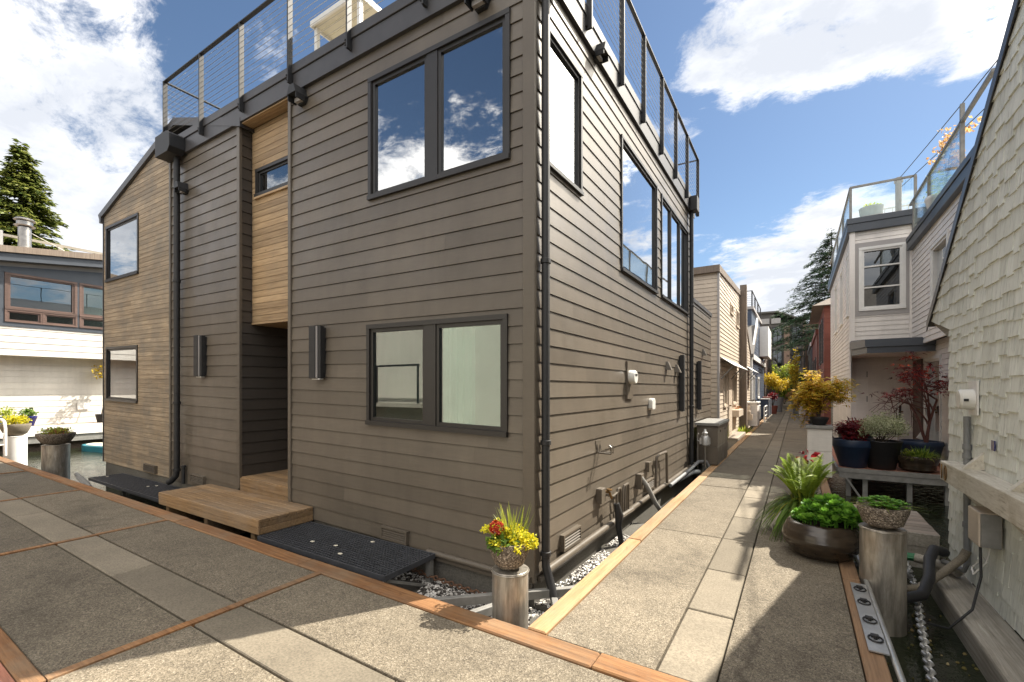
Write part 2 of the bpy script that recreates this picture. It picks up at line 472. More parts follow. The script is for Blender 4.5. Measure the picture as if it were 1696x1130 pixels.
M['L_lime'] = leaf('leaf_lime', (.20,.28,.03), (.52,.56,.08), .45)
M['L_mix'] = leaf('leaf_bronze', (.12,.10,.03), (.38,.20,.06), .35, (.45,.13,.10))
M['L_peach'] = leaf('leaf_peach', (.62,.32,.10), (.80,.58,.30), .4)
M['shadowgap'] = plain('dark_gap', (.012,.011,.010), .95, .2, 20, .1)
M['brass'] = metal('aged_brass', (.22,.13,.05), .45, .8, .3)
M['dirt'] = plain('float_concrete', (.10,.09,.07), .9, .3, 8, .3)
M['teal'] = plain('teal_foam', (.02,.20,.27), .45, .1, 4, .03)
M['cream'] = plain('cream_deck_pad', (.62,.58,.47), .6, .06, 6, .03)
M['brickred'] = wood('red_plank', (.34,.13,.08), (.46,.21,.14), (.28,.18,.13), 'X', .8, .9, .4, .6)
M['moss'] = plain('moss', (.16,.10,.01), .95, .4, 40, .6)
M['aptgrey'] = plain('apartment_cladding', (.13,.115,.105), .7, .12, 2, .05)
M['aptbrown'] = plain('apartment_brick', (.23,.155,.115), .8, .15, 6, .1)
M['greenplastic'] = plain('green_hose', (.02,.16,.06), .4, .15, 9, .03)

def speck(name, stops):
    t = NT(name); return t.done(t.ramp(t.var(), stops), .85, None, 0., .3)
M['pebble'] = speck('pebbles', [(0,(.02,.018,.016)),(.45,(.10,.09,.08)),(.6,(.42,.40,.37)),(1,(.75,.73,.70))])
M['algae'] = speck('algae', [(0,(.05,.045,.012)),(.5,(.13,.11,.03)),(.8,(.20,.14,.06)),(1,(.45,.36,.2))])

M['plaster'] = plain('cream_plaster', (.50,.475,.41), .85, .06, 1.2, .05)

def oldpaint(name):
    t = NT(name)
    g = t.noise(4,7,.7,(9,1.2,9),.4)
    c = t.ramp(g,[(.28,(.24,.21,.165)),(.42,(.52,.48,.40)),(.7,(.66,.63,.55))])
    c = t.mix(t.ramp(t.noise(2.2,6,.7),[(.52,0.),(.74,.75)]), c, (.26,.21,.13))
    return t.done(c, .8, t.bump(g,.4,.005),0.,.3)
M['oldpaint'] = oldpaint('worn_cream_paint')
# ------------------------------------------------------------------ camera, light, sky
cam = bpy.data.cameras.new("camera"); co = bpy.data.objects.new("camera", cam); COL.objects.link(co)
co.location = (0,0,1.55); co.rotation_euler = (rad(90),0,rad(32.2))
cam.sensor_width = 36; cam.lens = 36*750/1696; cam.shift_y = 79/1696; cam.clip_start = .05; cam.clip_end = 2000
S.camera = co
AZ, EL = 57.5, 50
sd = Vector((math.cos(rad(EL))*math.cos(rad(AZ)), math.cos(rad(EL))*math.sin(rad(AZ)), math.sin(rad(EL))))
sun = bpy.data.lights.new("sun", 'SUN'); sun.energy = 5.0; sun.angle = rad(.53); sun.color = (1,.925,.80)
so = bpy.data.objects.new("sun", sun); COL.objects.link(so); so.rotation_euler = (-sd).to_track_quat('-Z','Y').to_euler()
so.location = (20,30,40)
S.view_settings.view_transform = 'Standard'; S.view_settings.look = 'None'; S.view_settings.gamma = 1
S.view_settings.exposure = 1.25
S.cycles.max_bounces = 8; S.cycles.transparent_max_bounces = 16; S.cycles.caustics_reflective = False; S.cycles.caustics_refractive = False
S.cycles.sample_clamp_indirect = 6

W = bpy.data.worlds.new("World"); S.world = W; W.use_nodes = True
wt = W.node_tree; bg = wt.nodes["Background"]
def wn(t, **k):
    n = wt.nodes.new(t)
    for a,b in k.items():
        if a in n.inputs: n.inputs[a].default_value = b
        else: setattr(n, a, b)
    return n
def wm(op, a, b=0., c=None, clampv=False):
    n = wn("ShaderNodeMath", operation=op); n.use_clamp = clampv
    for i,v in enumerate((a,b) if c is None else (a,b,c)):
        if hasattr(v,"is_linked"): wt.links.new(v, n.inputs[i])
        else: n.inputs[i].default_value = v
    return n.outputs[0]
sky = wn("ShaderNodeTexSky", sky_type='NISHITA', sun_disc=False, sun_elevation=rad(EL), sun_rotation=rad(90-AZ), altitude=50, air_density=1.0, dust_density=.35, ozone_density=1.2)
tc = wn("ShaderNodeTexCoord"); D = tc.outputs["Generated"]
sep = wn("ShaderNodeSeparateXYZ"); wt.links.new(D, sep.inputs[0])
zz = wm('ADD', wm('MAXIMUM', sep.outputs[2], 0.), .22)
cx = wm('DIVIDE', sep.outputs[0], zz); cy = wm('DIVIDE', sep.outputs[1], zz)
cmb = wn("ShaderNodeCombineXYZ"); wt.links.new(cx, cmb.inputs[0]); wt.links.new(cy, cmb.inputs[1])
def wnoise(scale, detail, rough, dist, off):
    mp = wn("ShaderNodeMapping"); mp.inputs["Location"].default_value = off; mp.inputs["Rotation"].default_value = (0,0,.5)
    mp.inputs["Scale"].default_value = (1,1.35,1)
    wt.links.new(cmb.outputs[0], mp.inputs[0])
    n = wn("ShaderNodeTexNoise"); n.inputs["Scale"].default_value = scale; n.inputs["Detail"].default_value = detail
    n.inputs["Roughness"].default_value = rough; n.inputs["Distortion"].default_value = dist
    wt.links.new(mp.outputs[0], n.inputs["Vector"]); return n.outputs["Fac"]
n1 = wnoise(3.2, 9, .62, .25, (3.1,1.7,0)); n2 = wnoise(6.5, 9, .72, .35, (7.7,2.2,0))
dens = wm('ADD', wm('MULTIPLY', n1, .52), wm('MULTIPLY', n2, .48))
th = rad(32.2)
def pdir(u, v):
    a = (u-848)/750; b = (644-v)/750
    return Vector((-math.sin(th)+math.cos(th)*a, math.cos(th)+math.sin(th)*a, b)).normalized()
def blob(d, r0, r1, w):
    """cloud bank round the sky direction d, full inside r0 degrees, gone past r1"""
    n = wn("ShaderNodeVectorMath", operation='DOT_PRODUCT'); wt.links.new(D, n.inputs[0]); n.inputs[1].default_value = d
    m = wn("ShaderNodeMapRange", interpolation_type='SMOOTHSTEP'); wt.links.new(n.outputs["Value"], m.inputs[0])
    m.inputs[1].default_value = math.cos(rad(r1)); m.inputs[2].default_value = math.cos(rad(r0)); m.inputs[3].default_value = 0; m.inputs[4].default_value = w
    return m.outputs[0]
bl = [blob(pdir(-230,160),10,25,.085), blob(pdir(-40,250),4,13,.06), blob(pdir(40,80),2,9,.05), blob(pdir(120,380),2,9,.10),
      blob(pdir(1190,50),1,6,.15), blob(pdir(1270,150),1,5,.13), blob(pdir(1400,20),2,9,.10), blob(pdir(1600,0),2,8,.10), blob(pdir(1500,-80),5,13,.08),
      blob(pdir(1240,480),1,6,.12), blob(pdir(1350,420),2,8,.17), blob(pdir(1330,560),3,10,.18), blob(pdir(1440,350),1,5,.13),
      blob(pdir(510,90),2,8,.09), blob(pdir(420,60),1,6,.06), blob(pdir(250,10),1,5,.08), blob(pdir(300,280),1,5,.06),
      blob(pdir(640,260),8,24,-.10), blob(pdir(330,110),1,6,-.05), blob(pdir(1270,270),2,8,-.14), blob(pdir(1450,230),1,7,-.14), blob(pdir(1180,300),1,6,-.10), blob(pdir(1080,40),2,6,-.10),
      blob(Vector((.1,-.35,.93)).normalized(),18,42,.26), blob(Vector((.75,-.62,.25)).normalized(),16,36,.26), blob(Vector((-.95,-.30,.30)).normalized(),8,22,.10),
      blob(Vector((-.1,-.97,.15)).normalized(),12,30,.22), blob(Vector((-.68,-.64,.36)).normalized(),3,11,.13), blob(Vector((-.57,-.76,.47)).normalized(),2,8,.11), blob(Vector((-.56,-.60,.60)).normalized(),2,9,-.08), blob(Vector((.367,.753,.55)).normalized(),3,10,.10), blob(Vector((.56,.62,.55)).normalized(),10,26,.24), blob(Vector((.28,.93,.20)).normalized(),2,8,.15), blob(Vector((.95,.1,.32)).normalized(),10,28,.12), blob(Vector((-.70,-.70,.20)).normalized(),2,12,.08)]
bs = bl[0]
for b in bl[1:]: bs = wm('ADD', bs, b)
tot = wm('ADD', dens, bs)
al = wn("ShaderNodeMapRange", interpolation_type='SMOOTHSTEP'); wt.links.new(tot, al.inputs[0])
al.inputs[1].default_value = .525; al.inputs[2].default_value = .68
hz = wn("ShaderNodeMapRange"); wt.links.new(sep.outputs[2], hz.inputs[0]); hz.inputs[1].default_value = -.02; hz.inputs[2].default_value = .03
alpha = wm('MULTIPLY', al.outputs[0], hz.outputs[0])
n3 = wnoise(3.2, 6, .6, .3, (1.3,9.2,0))
cr = wn("ShaderNodeValToRGB"); wt.links.new(wm('ADD', wm('MULTIPLY', n3, .75), wm('MULTIPLY', tot, .4)), cr.inputs[0])
CL = 5.7
e = cr.color_ramp.elements; e[0].position = .40; e[0].color = (CL*1.05,CL*1.03,CL*1.0,1); e[1].position = .72; e[1].color = (CL*.62,CL*.65,CL*.71,1)
mid = cr.color_ramp.elements.new(.54); mid.color = (CL*.90,CL*.91,CL*.94,1)
# added fill light: unseen cloud banks high over and behind the viewer are brightened
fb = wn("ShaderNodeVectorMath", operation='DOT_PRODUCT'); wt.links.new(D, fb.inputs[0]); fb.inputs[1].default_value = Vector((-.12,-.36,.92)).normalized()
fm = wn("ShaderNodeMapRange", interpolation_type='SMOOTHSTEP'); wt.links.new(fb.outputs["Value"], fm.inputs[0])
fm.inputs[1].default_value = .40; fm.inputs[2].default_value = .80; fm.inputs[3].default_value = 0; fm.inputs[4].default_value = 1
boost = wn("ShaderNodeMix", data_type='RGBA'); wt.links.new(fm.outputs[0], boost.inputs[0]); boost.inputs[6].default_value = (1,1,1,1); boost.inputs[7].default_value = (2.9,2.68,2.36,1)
fb2 = wn("ShaderNodeVectorMath", operation='DOT_PRODUCT'); wt.links.new(D, fb2.inputs[0]); fb2.inputs[1].default_value = Vector((.56,.62,.55)).normalized()  # second added bank, out of view ahead-right, brightened to light the side wall
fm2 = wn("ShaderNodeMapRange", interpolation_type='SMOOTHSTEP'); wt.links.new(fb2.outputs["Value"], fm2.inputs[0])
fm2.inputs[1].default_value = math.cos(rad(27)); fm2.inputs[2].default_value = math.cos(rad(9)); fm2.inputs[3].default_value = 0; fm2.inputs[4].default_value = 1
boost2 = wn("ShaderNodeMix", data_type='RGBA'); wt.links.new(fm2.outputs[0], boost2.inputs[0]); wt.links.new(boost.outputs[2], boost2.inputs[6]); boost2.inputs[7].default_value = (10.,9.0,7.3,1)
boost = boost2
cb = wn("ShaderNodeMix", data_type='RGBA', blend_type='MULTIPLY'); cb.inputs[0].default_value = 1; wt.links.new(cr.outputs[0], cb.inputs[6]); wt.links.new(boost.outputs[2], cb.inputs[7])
sk = wn("ShaderNodeMix", data_type='RGBA', blend_type='MULTIPLY'); sk.inputs[0].default_value = 1; wt.links.new(sky.outputs[0], sk.inputs[6]); sk.inputs[7].default_value = (.52,.555,.575,1)
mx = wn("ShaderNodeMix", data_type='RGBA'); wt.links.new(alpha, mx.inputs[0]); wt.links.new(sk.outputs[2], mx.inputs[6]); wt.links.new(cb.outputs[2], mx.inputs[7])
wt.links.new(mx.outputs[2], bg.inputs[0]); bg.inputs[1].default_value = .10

# ------------------------------------------------------------------ water and docks
WZ = -.38
w = MB(); w.quad((-600,-600,WZ),(600,-600,WZ),(600,600,WZ),(-600,600,WZ)); w.build("water", M['water'], kind="structure")
w = MB(); w.box(-80,80,66,300,-1.,-.12); w.build("shore_ground", M['dirt'], kind="structure")

def slab_lane(mb, x0, x1, y0, y1, dz=.006):
    z = R.uniform(-dz, 0)
    mb.box(x0,x1,y0,y1,-.12,z)
d = MB(); dc = MB(); tX = MB(); cross = MB()
xb = [-33.3,-30.3,-27.3,-24.3,-21.3,-18.3,-15.3,-12.3,-9.3,-6.3,-3.4,-.42,2.6]
for i in range(len(xb)-1):
    a, b = xb[i]+.034, xb[i+1]-.034
    slab_lane(d,a,b,.725,1.392); slab_lane(d,a,b,1.726,2.352)
    t = a
    while t < b-.05:
        t2 = min(b, t+R.uniform(1.1,1.6))
        if b-t2 < .5: t2 = b
        slab_lane(dc,t+.004,t2-.004,1.408,1.712,.004); t = t2
    cross.box(xb[i+1]-.032,xb[i+1]+.032,.722,1.398,-.12,.005); cross.box(xb[i+1]-.032,xb[i+1]+.032,1.722,2.356,-.12,.006)
    cross.box(xb[i+1]-.032,xb[i+1]+.032,1.40,1.72,-.12,.0035)
    # deck the camera stands on
for a,b in ((-3.36,-1.9),(-1.89,-.43),(-.42,1.1),(1.11,2.6)): 
    for y0,y1 in ((-1.8,-.55),(-.54,.715)): slab_lane(d,a,b,y0,y1)
t = -33.3
while t < 2.5:
    t2 = t+R.uniform(2.2,3.0)
    tX.box(t+.003,t2-.003,2.362,2.52,-.14,R.uniform(.004,.014)); t = t2
t = -33.3
tX.box(-33.3,-3.372,.632,.718,-.14,.01)
d.build("main_dock_slabs", M['agg'], kind="structure", bevel=.004, segs=1)
dc.build("main_dock_centre_strip", M['conc'], kind="structure", bevel=.006, segs=1)
cross.build("main_dock_joint_boards", M['timberX'], kind="structure")
tX.build("main_dock_edge_timber", M['timberX'], kind="structure", bevel=.008, segs=1)
rp = MB()
for k in range(9):
    rp.box(-33,-3.40,.628-.14*(k+1)+.006,.628-.14*k,-.06,-.004+R.uniform(-.004,.004))
rp.build("red_plank_walkway", M['brickred'], kind="structure")
fl = MB(); fl.box(-33.3,2.6,.66,2.50,-.8,-.122); fl.box(-3.38,2.6,-1.85,.655,-.8,-.122); fl.box(-33.3,-3.39,-.7,.655,-.8,-.07)
fl.build("main_dock_float", M['dirt'], kind="structure")

al_ = MB(); ac = MB(); tl = MB(); tr = MB()
yb = [2.526+.004,5.15,7.83,10.45,13.1,15.7,18.4,21.1,23.8,26.5,29.2,31.9,34.6,37.3,40,42.7,45.4,48.1,50.8,53.5,56.2,58.9,61.6,66]
for i in range(len(yb)-1):
    a,b = yb[i]+.007, yb[i+1]-.007
    slab_lane(al_,-1.336,-.667,a,b); slab_lane(al_,-.354,.306,a,b)
    t = a
    while t < b-.05:
        t2 = min(b, t+R.uniform(.8,1.4))
        if b-t2 < .4: t2 = b
        slab_lane(ac,-.655,-.366,t+.005,t2-.005,.006); t = t2
for mb,x0,x1 in ((tl,-1.48,-1.345),(tr,.314,.43)):
    t = 2.532
    while t < 66:
        t2 = min(66, t+R.uniform(2.0,2.9))
        mb.box(x0,x1,t+.003,t2-.003,-.14,R.uniform(.002,.012)); t = t2
al_.build("alley_dock_slabs", M['agg'], kind="structure", bevel=.004, segs=1)
ac.build("alley_dock_centre_strip", M['conc'], kind="structure", bevel=.006, segs=1)
tl.build("alley_dock_edge_timber", M['timberY'], kind="structure", bevel=.008, segs=1)
tr.build("alley_dock_brown_timber", M['timberR'], kind="structure", bevel=.008, segs=1)
fl = MB(); fl.box(-1.46,.41,2.53,66,-.8,-.122); fl.build("alley_dock_float", M['dirt'], kind="structure")
# ------------------------------------------------------------------ the dark floating house
YF, XR = 3.28, -1.843
SH = .0205                                   # the float sits about a degree out of level
T = lambda x,y,z: (x, y, z + SH*(XR-x))
H = thing("floating_house", (-5.2,6.5,-.3), "two storey dark taupe floating house with black framed windows and cable railed roof deck", "house")
mF = lambda a,z,o: (a, YF-o, z)
mR = lambda a,z,o: (XR+o, a, z)
EXP = .152
opF = [(-3.86,-2.075,3.508,4.80), (-3.885,-2.10,1.128,2.188)]
b = MB(T)
boards(b, mF, rect(-8.58,-6.53,-.06,5.10), (), -.06+.008, EXP)
boards(b, mF, rect(-5.30,-1.945,-.06,5.10), opF, -.06+.008, EXP)
# shade-darkened side walls, ceiling line and back of the entry recess
b.build("front_wall", M['taupe'], H)
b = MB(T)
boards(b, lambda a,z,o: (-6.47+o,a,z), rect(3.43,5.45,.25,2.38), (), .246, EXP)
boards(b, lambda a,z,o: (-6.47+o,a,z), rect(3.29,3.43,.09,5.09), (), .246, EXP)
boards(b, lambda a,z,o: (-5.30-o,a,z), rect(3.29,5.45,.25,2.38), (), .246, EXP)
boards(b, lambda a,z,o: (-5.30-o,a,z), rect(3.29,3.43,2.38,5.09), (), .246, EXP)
b.build("entry_wall", M['shadedbronze'], H)
opR = [(3.47,4.215,3.478,4.692), (5.42,7.09,3.004,4.678), (7.36,9.44,3.006,4.652)]
b = MB(T)
boards(b, mR, rect(3.305,9.95,-.02,5.08), opR, -.06+.008, EXP)
b.build("side_wall", M['taupe'], H)
b = MB(T)
boards(b, mR, rect(9.95,12.32,-.02,3.36), (), -.06+.008, EXP)
boards(b, lambda a,z,o: (a,12.32+o,z), rect(-6,XR,-.02,3.36), (), -.052, EXP)
b.build("rear_extension_wall", M['taupe'], H)
b = MB(T)
b.box(-6,XR+.03,9.96,12.36,3.36,3.44); b.build("extension_roof_cap", M['fascia'], H)
b = MB(T)
b.box(-8.6,XR-.02,10.0,10.06,-.05,5.1); b.box(-11.5,-8.6,10.0,10.06,-.05,5.1); b.box(-11.62,-11.56,3.4,10.06,-.05,4.85); b.build("rear_wall", M['taupe_trim'], H)
# trims
for q in ((-1.945,XR+.012,YF-.026,YF+.02,-.06,5.08),(-6.53,-6.455,YF-.028,YF+.012,.09,5.09),(-5.318,-5.262,YF-.028,YF+.012,.09,5.09),(-8.64,-8.585,YF-.026,YF+.02,-.06,5.08)):
    b = MB(T); b.box(*q); b.build("corner_trim", M['taupe_trim'], H, bevel=.003, segs=1)
# fascia band and metal cap
b = MB(T)
b.box(-8.66,XR-.002,YF-.045,YF+.01,5.085,5.295); b.box(XR+.001,XR+.045,YF-.045,9.98,5.085,5.295)
b.build("fascia", M['fascia'], H)
b = MB(T)
b.box(-8.68,XR+.06,YF-.06,YF+.10,5.300,5.41); b.box(XR-.10,XR+.058,YF+.101,10.0,5.300,5.408); b.box(-8.68,-8.56,YF+.101,10.0,5.300,5.406)
b.build("parapet_cap", M['fascia'], H, bevel=.004, segs=1)
b = MB(T); b.box(-8.6,XR-.03,YF+.03,10.0,5.12,5.22); b.build("roof_deck", M['oldwood'], H)
# recess: honey cedar panel, soffit, underside
opS = [(-6.36,-5.35,4.105,4.49)]
b = MB(T)
boards(b, lambda a,z,o: (a,3.43-o,z), rect(-6.458,-5.31,2.38,5.085), opS, 2.38, .085, .0, .006, 6)
for k in range(3): b.box(-6.458,-5.31,YF-.02+k*.05,YF+.027+k*.05,5.067,5.083)
b.box(-6.458,-5.31,3.42,5.44,2.35,2.378)
b.box(-6.36,-5.35,3.395,3.43,4.075,4.102)
b.build("cedar_panel", M['cedar'], H)
window(H, lambda a,z,o: (a,3.43-o,z), -6.36,-5.35,4.105,4.49, [(-6.27,-5.44)], M['frame'], M['glassL'], T, .04, .02, .01, .03)
b = MB(T); b.box(-6.45,-5.31,5.46,5.5,.25,2.34); b.build("entry_back_wall", M['shadedbronze'], H)
b = MB(T); b.box(-6.2,-5.42,5.42,5.455,.26,2.25); dr = b.build("door", M['black'], H)
b = MB(T); b.tube([(-5.52,5.42,1.1),(-5.52,5.37,1.1),(-5.52,5.37,1.35),(-5.52,5.42,1.35)],.012); b.build("handle", M['steel'], dr)
b = MB(T)
for k in range(16): b.box(-6.452,-5.322,YF+.0+k*.135,YF+.13+k*.135,.20,.25)
b.box(-6.452,-5.322,YF-.02,YF-.002,.14,.235); b.box(-6.452,-5.322,YF-.018,YF-.002,.02,.136)
b.build("entry_threshold", M['stepwood'], H)
# windows
window(H, mF, *opF[0], [(-3.77,-3.066),(-2.858,-2.158)], M['frame'], M['glassW'], T)
wl = window(H, mF, *opF[1], [(-3.80,-3.09),(-2.88,-2.18)], M['frame'], M['glassT'], T, label="lower window with white curtains behind the glass")
window(H, mR, *opR[0], [(3.53,4.155)], M['frame'], M['glassW'], T, .035, sash=.03)
window(H, mR, *opR[1], [(5.485,7.025)], M['frame'], M['glassW'], T, .035, sash=.03)
window(H, mR, *opR[2], [(7.425,7.985),(8.06,8.69),(8.765,9.375)], M['frame'], M['glassW'], T, .035, sash=.03)
# rooms behind the glass
b = MB(T)
for z0,z1 in ((.3,2.55),(2.75,5.0)):
    x0,x1,y0,y1 = -5.2,XR-.16,YF+.16,9.9
    b.quad((x0,y0,z0),(x1,y0,z0),(x1,y1,z0),(x0,y1,z0)); b.quad((x0,y0,z1),(x1,y0,z1),(x1,y1,z1),(x0,y1,z1))
    b.quad((x0,y1,z0),(x1,y1,z0),(x1,y1,z1),(x0,y1,z1)); b.quad((x0,y0,z0),(x0,y1,z0),(x0,y1,z1),(x0,y0,z1))
b.box(-5.2,XR-.3,6.2,6.3,.31,2.54); b.box(-5.2,XR-.3,5.0,5.1,2.76,4.99)
b.build("interior_room", M['room'], H)
b = MB(T)
for x0,x1 in ((-3.86,-3.04),(-2.93,-2.62),(-2.2,-2.12)):
    n = int((x1-x0)/.012)
    vs = []; 
    for i in range(n+1):
        x = x0+(x1-x0)*i/n; y = YF+.20+.018*math.sin(i*1.05)+.008*math.sin(i*.37)
        vs += [(x,y,1.10),(x,y,2.25)]
    b.add(vs, [(2*i,2*i+2,2*i+3,2*i+1) for i in range(n)], .5)
b.build("curtain", M['curtain'], H)
b = MB(T)
for x0,x1 in ((-3.80,-3.68),(-2.86,-2.72),(-2.2,-2.13)):
    n = 10; vs = []
    for i in range(n+1):
        x = x0+(x1-x0)*i/n; y = YF+.18+.015*math.sin(i*1.4); vs += [(x,y,3.50),(x,y,4.82)]
    b.add(vs, [(2*i,2*i+2,2*i+3,2*i+1) for i in range(n)], .5)
b.box(-3.82,-2.1,YF+.25,YF+.33,4.72,4.80)
b.build("upper_curtain", M['curtain'], H)
b = MB(T); b.lathe([(.13,0),(.16,.015),(.16,.03),(.13,.035)],(-2.55,4.35,4.94),24); b.build("ceiling_lamp", M['greytrim'], H)
# weathered cedar wing with its gable roof
opW = [(-11.47,-9.95,1.125,2.165), (-11.47,-9.91,3.43,4.515)]
b = MB(T)
boards(b, mF, [(-11.6,-.09),(-8.645,-.05),(-8.645,5.60),(-11.6,4.83)], opW, -.09, .0785, .0, .006, 4.5)
boards(b, lambda a,z,o: (-11.6-o,a,z), rect(3.28,3.45,-.09,4.83), opW and (), -.09, .0785, .0, .006, 4.5)
wing = b.build("cedar_wing_wall", M['clad'], H)
window(H, mF, *opW[0], [(-11.40,-10.02)], M['frame'], M['glassL'], T, .045, .02, .01, .03)
window(H, mF, *opW[1], [(-11.40,-9.98)], M['frame'], M['glassL'], T, .045, .02, .01, .03)
b = MB(T)
x0,x1,y0,y1 = -11.4,-8.8,YF+.2,8
for z0,z1 in ((.3,2.5),(2.75,4.8)):
    b.quad((x0,y1,z0),(x1,y1,z0),(x1,y1,z1),(x0,y1,z1)); b.quad((x1,y0,z0),(x1,y1,z0),(x1,y1,z1),(x1,y0,z1)); b.quad((x0,y0,z1),(x1,y0,z1),(x1,y1,z1),(x0,y1,z1)); b.quad((x0,y0,z0),(x1,y0,z0),(x1,y1,z0),(x0,y1,z0))
b.build("wing_room", M['room'], H)
b = MB(T)
b.prism([(-11.76,4.80),(-11.70,4.70),(-8.42,5.62),(-6.4,5.02),(-6.4,5.14),(-8.42,5.74)], lambda a,z,o:(a,YF-.05+o,z), 0, 7)
b.build("wing_roof", M['fascia'], H)
b = MB(T); b.box(-11.68,-11.60,YF-.055,YF-.0,4.62,4.76); b.box(-11.63,-11.6,YF-.015,YF+.02,-.09,4.62); b.build("wing_corner_trim", M['fascia'], H)
# float skirt and pipes along the base
b = MB(T); b.box(-11.55,XR-.012,YF+.012,10,-.8,-.064); b.box(-6,XR-.014,10.0,12.3,-.8,-.03); b.build("float_skirt", M['concD'], H)
b = MB(T)
b.tube([(-3.0,YF-.035,-.035),(XR-.02,YF-.035,-.035)],.028,10); b.tube([(XR+.05,YF+.1,.012),(XR+.05,9.9,.012)],.036,10)
b.box(-3.0,XR-.02,YF-.03,YF,-.10,-.065); b.box(XR+.002,XR+.03,YF+.05,9.9,-.07,-.03)
b.build("base_pipe", M['taupe_trim'], H, smooth=40)
# vents
def vent(m, a0, a1, z0, z1):
    b = MB(T)
    b.mbox(m,a0,a1,z0,z0+.018,.0,.05); b.mbox(m,a0,a1,z1-.018,z1,.0,.05); b.mbox(m,a0,a0+.018,z0+.018,z1-.018,0,.05); b.mbox(m,a1-.018,a1,z0+.018,z1-.018,0,.05)
    n = 4
    for i in range(n):
        z = z0+.022+(z1-z0-.044)*(i+.5)/n
        b.add([m(a0+.018,z-.012,.048),m(a1-.018,z-.012,.048),m(a1-.018,z+.010,.012),m(a0+.018,z+.010,.012),m(a0+.018,z-.008,.05),m(a1-.018,z-.008,.05),m(a1-.018,z+.014,.014),m(a0+.018,z+.014,.014)],
              [(0,3,2,1),(4,5,6,7),(0,1,5,4),(2,3,7,6),(1,2,6,5),(3,0,4,7)])
    v = b.build("vent", M['taupe_trim'], H)
    g = MB(T); g.mbox(m,a0+.018,a1-.018,z0+.018,z1-.018,-.004,.0165); g.build("vent_screen", M['shadowgap'], v)
vent(mF,-3.64,-3.27,-.03,.10); vent(mF,-7.85,-7.44,.0,.13); vent(mF,-9.58,-9.13,-.03,.10)
vent(mR,3.74,4.13,.06,.21); vent(mR,6.42,6.82,.09,.235)
# wall lights
def sconce(m, a0, a1, z0, z1, dp):
    b = MB(T); b.mbox(m,a0+.015,a1-.015,z0+.02,z1-.02,0,.03)
    c = (a1-a0)*.62
    b.mbox(m,a0,a0+c,z0,z1,.031,dp); b.mbox(m,a0+c+.02,a1,z0+.004,z1-.004,.031,dp*.8)
    s = b.build("wall_sconce", M['black'], H, bevel=.003, segs=1)
    g = MB(T); g.mbox(m,a0+c+.001,a0+c+.019,z0+.006,z1-.006,.031,dp*.9); g.build("diffuser", M['greytrim'], s)
    g = MB(T); g.mbox(m,a0+.02,a1-.02,z0-.012,z0-.001,.034,dp*.75); g.build("lens", M['whiteplastic'], s)
sconce(mF,-4.77,-4.585,1.61,2.215,.11); sconce(mF,-7.59,-7.40,1.615,2.225,.11)
sconce(mR,8.64,8.80,1.14,2.17,.10); sconce(mR,10.36,10.52,1.10,2.15,.10)
# hooded flood lamps under the parapet
def hood(m, a, z, s=1.):
    b = MB(T); k = .085*s
    pr = [(a-k,z-.02),(a-k*.55,z+.09*s),(a+k*.55,z+.09*s),(a+k,z-.02),(a+k*.6,z-.09*s),(a-k*.6,z-.09*s)]
    b.prism(pr, m, .0, .05*s)
    pr2 = [(a-k,z-.02),(a-k*.55,z+.08*s),(a+k*.55,z+.08*s),(a+k,z-.02)]
    b.prism(pr2, m, .051*s, .17*s)
    b.mbox(m,a-k*1.02,a-k*.86,z-.085*s,z-.022,.051*s,.16*s); b.mbox(m,a+k*.86,a+k*1.02,z-.085*s,z-.022,.051*s,.16*s)
    o = b.build("hooded_lamp", M['black'], H)
    g = MB(T); g.mbox(m,a-k*.7,a+k*.7,z-.075*s,z-.03,.052*s,.09*s); g.build("lamp_glass", M['greytrim'], o)
hood(mF,-5.02,4.975); hood(mF,-2.37,4.985); hood(mF,-8.06,4.53,.9); hood(mR,4.58,5.13,.85)
# rain water heads and downspouts
def dspout(pts, r, head, brk, lug):
    b = MB(T); b.tube(pts, r, 14)
    d = b.build("downspout", M['black'], H, smooth=40)
    g = MB(T); g.prism(head[0], head[1], head[2], head[3]); g.build("rainwater_head", M['black'], d, bevel=.004, segs=1)
    for z in brk:
        g = MB(T); g.lathe([(r+.006,-.02),(r+.009,-.018),(r+.009,.018),(r+.006,.02)],(lug[0],lug[1],z),14); g.build("pipe_collar", M['black'], d, smooth=40)
hx = lambda x: [(x-.26,5.03),(x+.17,5.03),(x+.24,5.10),(x+.24,5.29),(x+.14,5.35),(x-.26,5.35)]
dspout([(-8.21,YF-.08,5.06),(-8.21,YF-.08,.16),(-8.21,YF-.09,.06),(-8.29,YF-.13,-.03),(-8.33,YF-.15,-.05)],.043,(hx(-8.25),mF,.046,.26),(3.1,1.2,.15),(-8.21,YF-.08))
dspout([(XR+.058,YF+.085,5.06),(XR+.058,YF+.085,.16),(XR+.06,YF+.085,.06),(XR+.13,YF+.06,-.10),(XR+.17,YF+.04,-.2)],.036,([(3.32,5.0),(3.62,5.0),(3.66,5.06),(3.66,5.32),(3.32,5.32)],mR,.046,.24),(2.62,1.1,.17),(XR+.058,YF+.085))
dspout([(XR+.065,9.52,5.1),(XR+.065,9.52,-.1)],.04,([(9.40,5.06),(9.62,5.06),(9.66,5.11),(9.66,5.34),(9.40,5.34)],mR,.062,.19),(3.2,1.2),(XR+.065,9.52))
b = MB(T); b.tube([(-8.06,YF-.05,.22),(-8.06,YF-.05,-.05)],.026,10); b.lathe([(.036,0),(.036,.03)],(-8.06,YF-.05,.2),12); b.build("standpipe", M['black'], H, smooth=40)
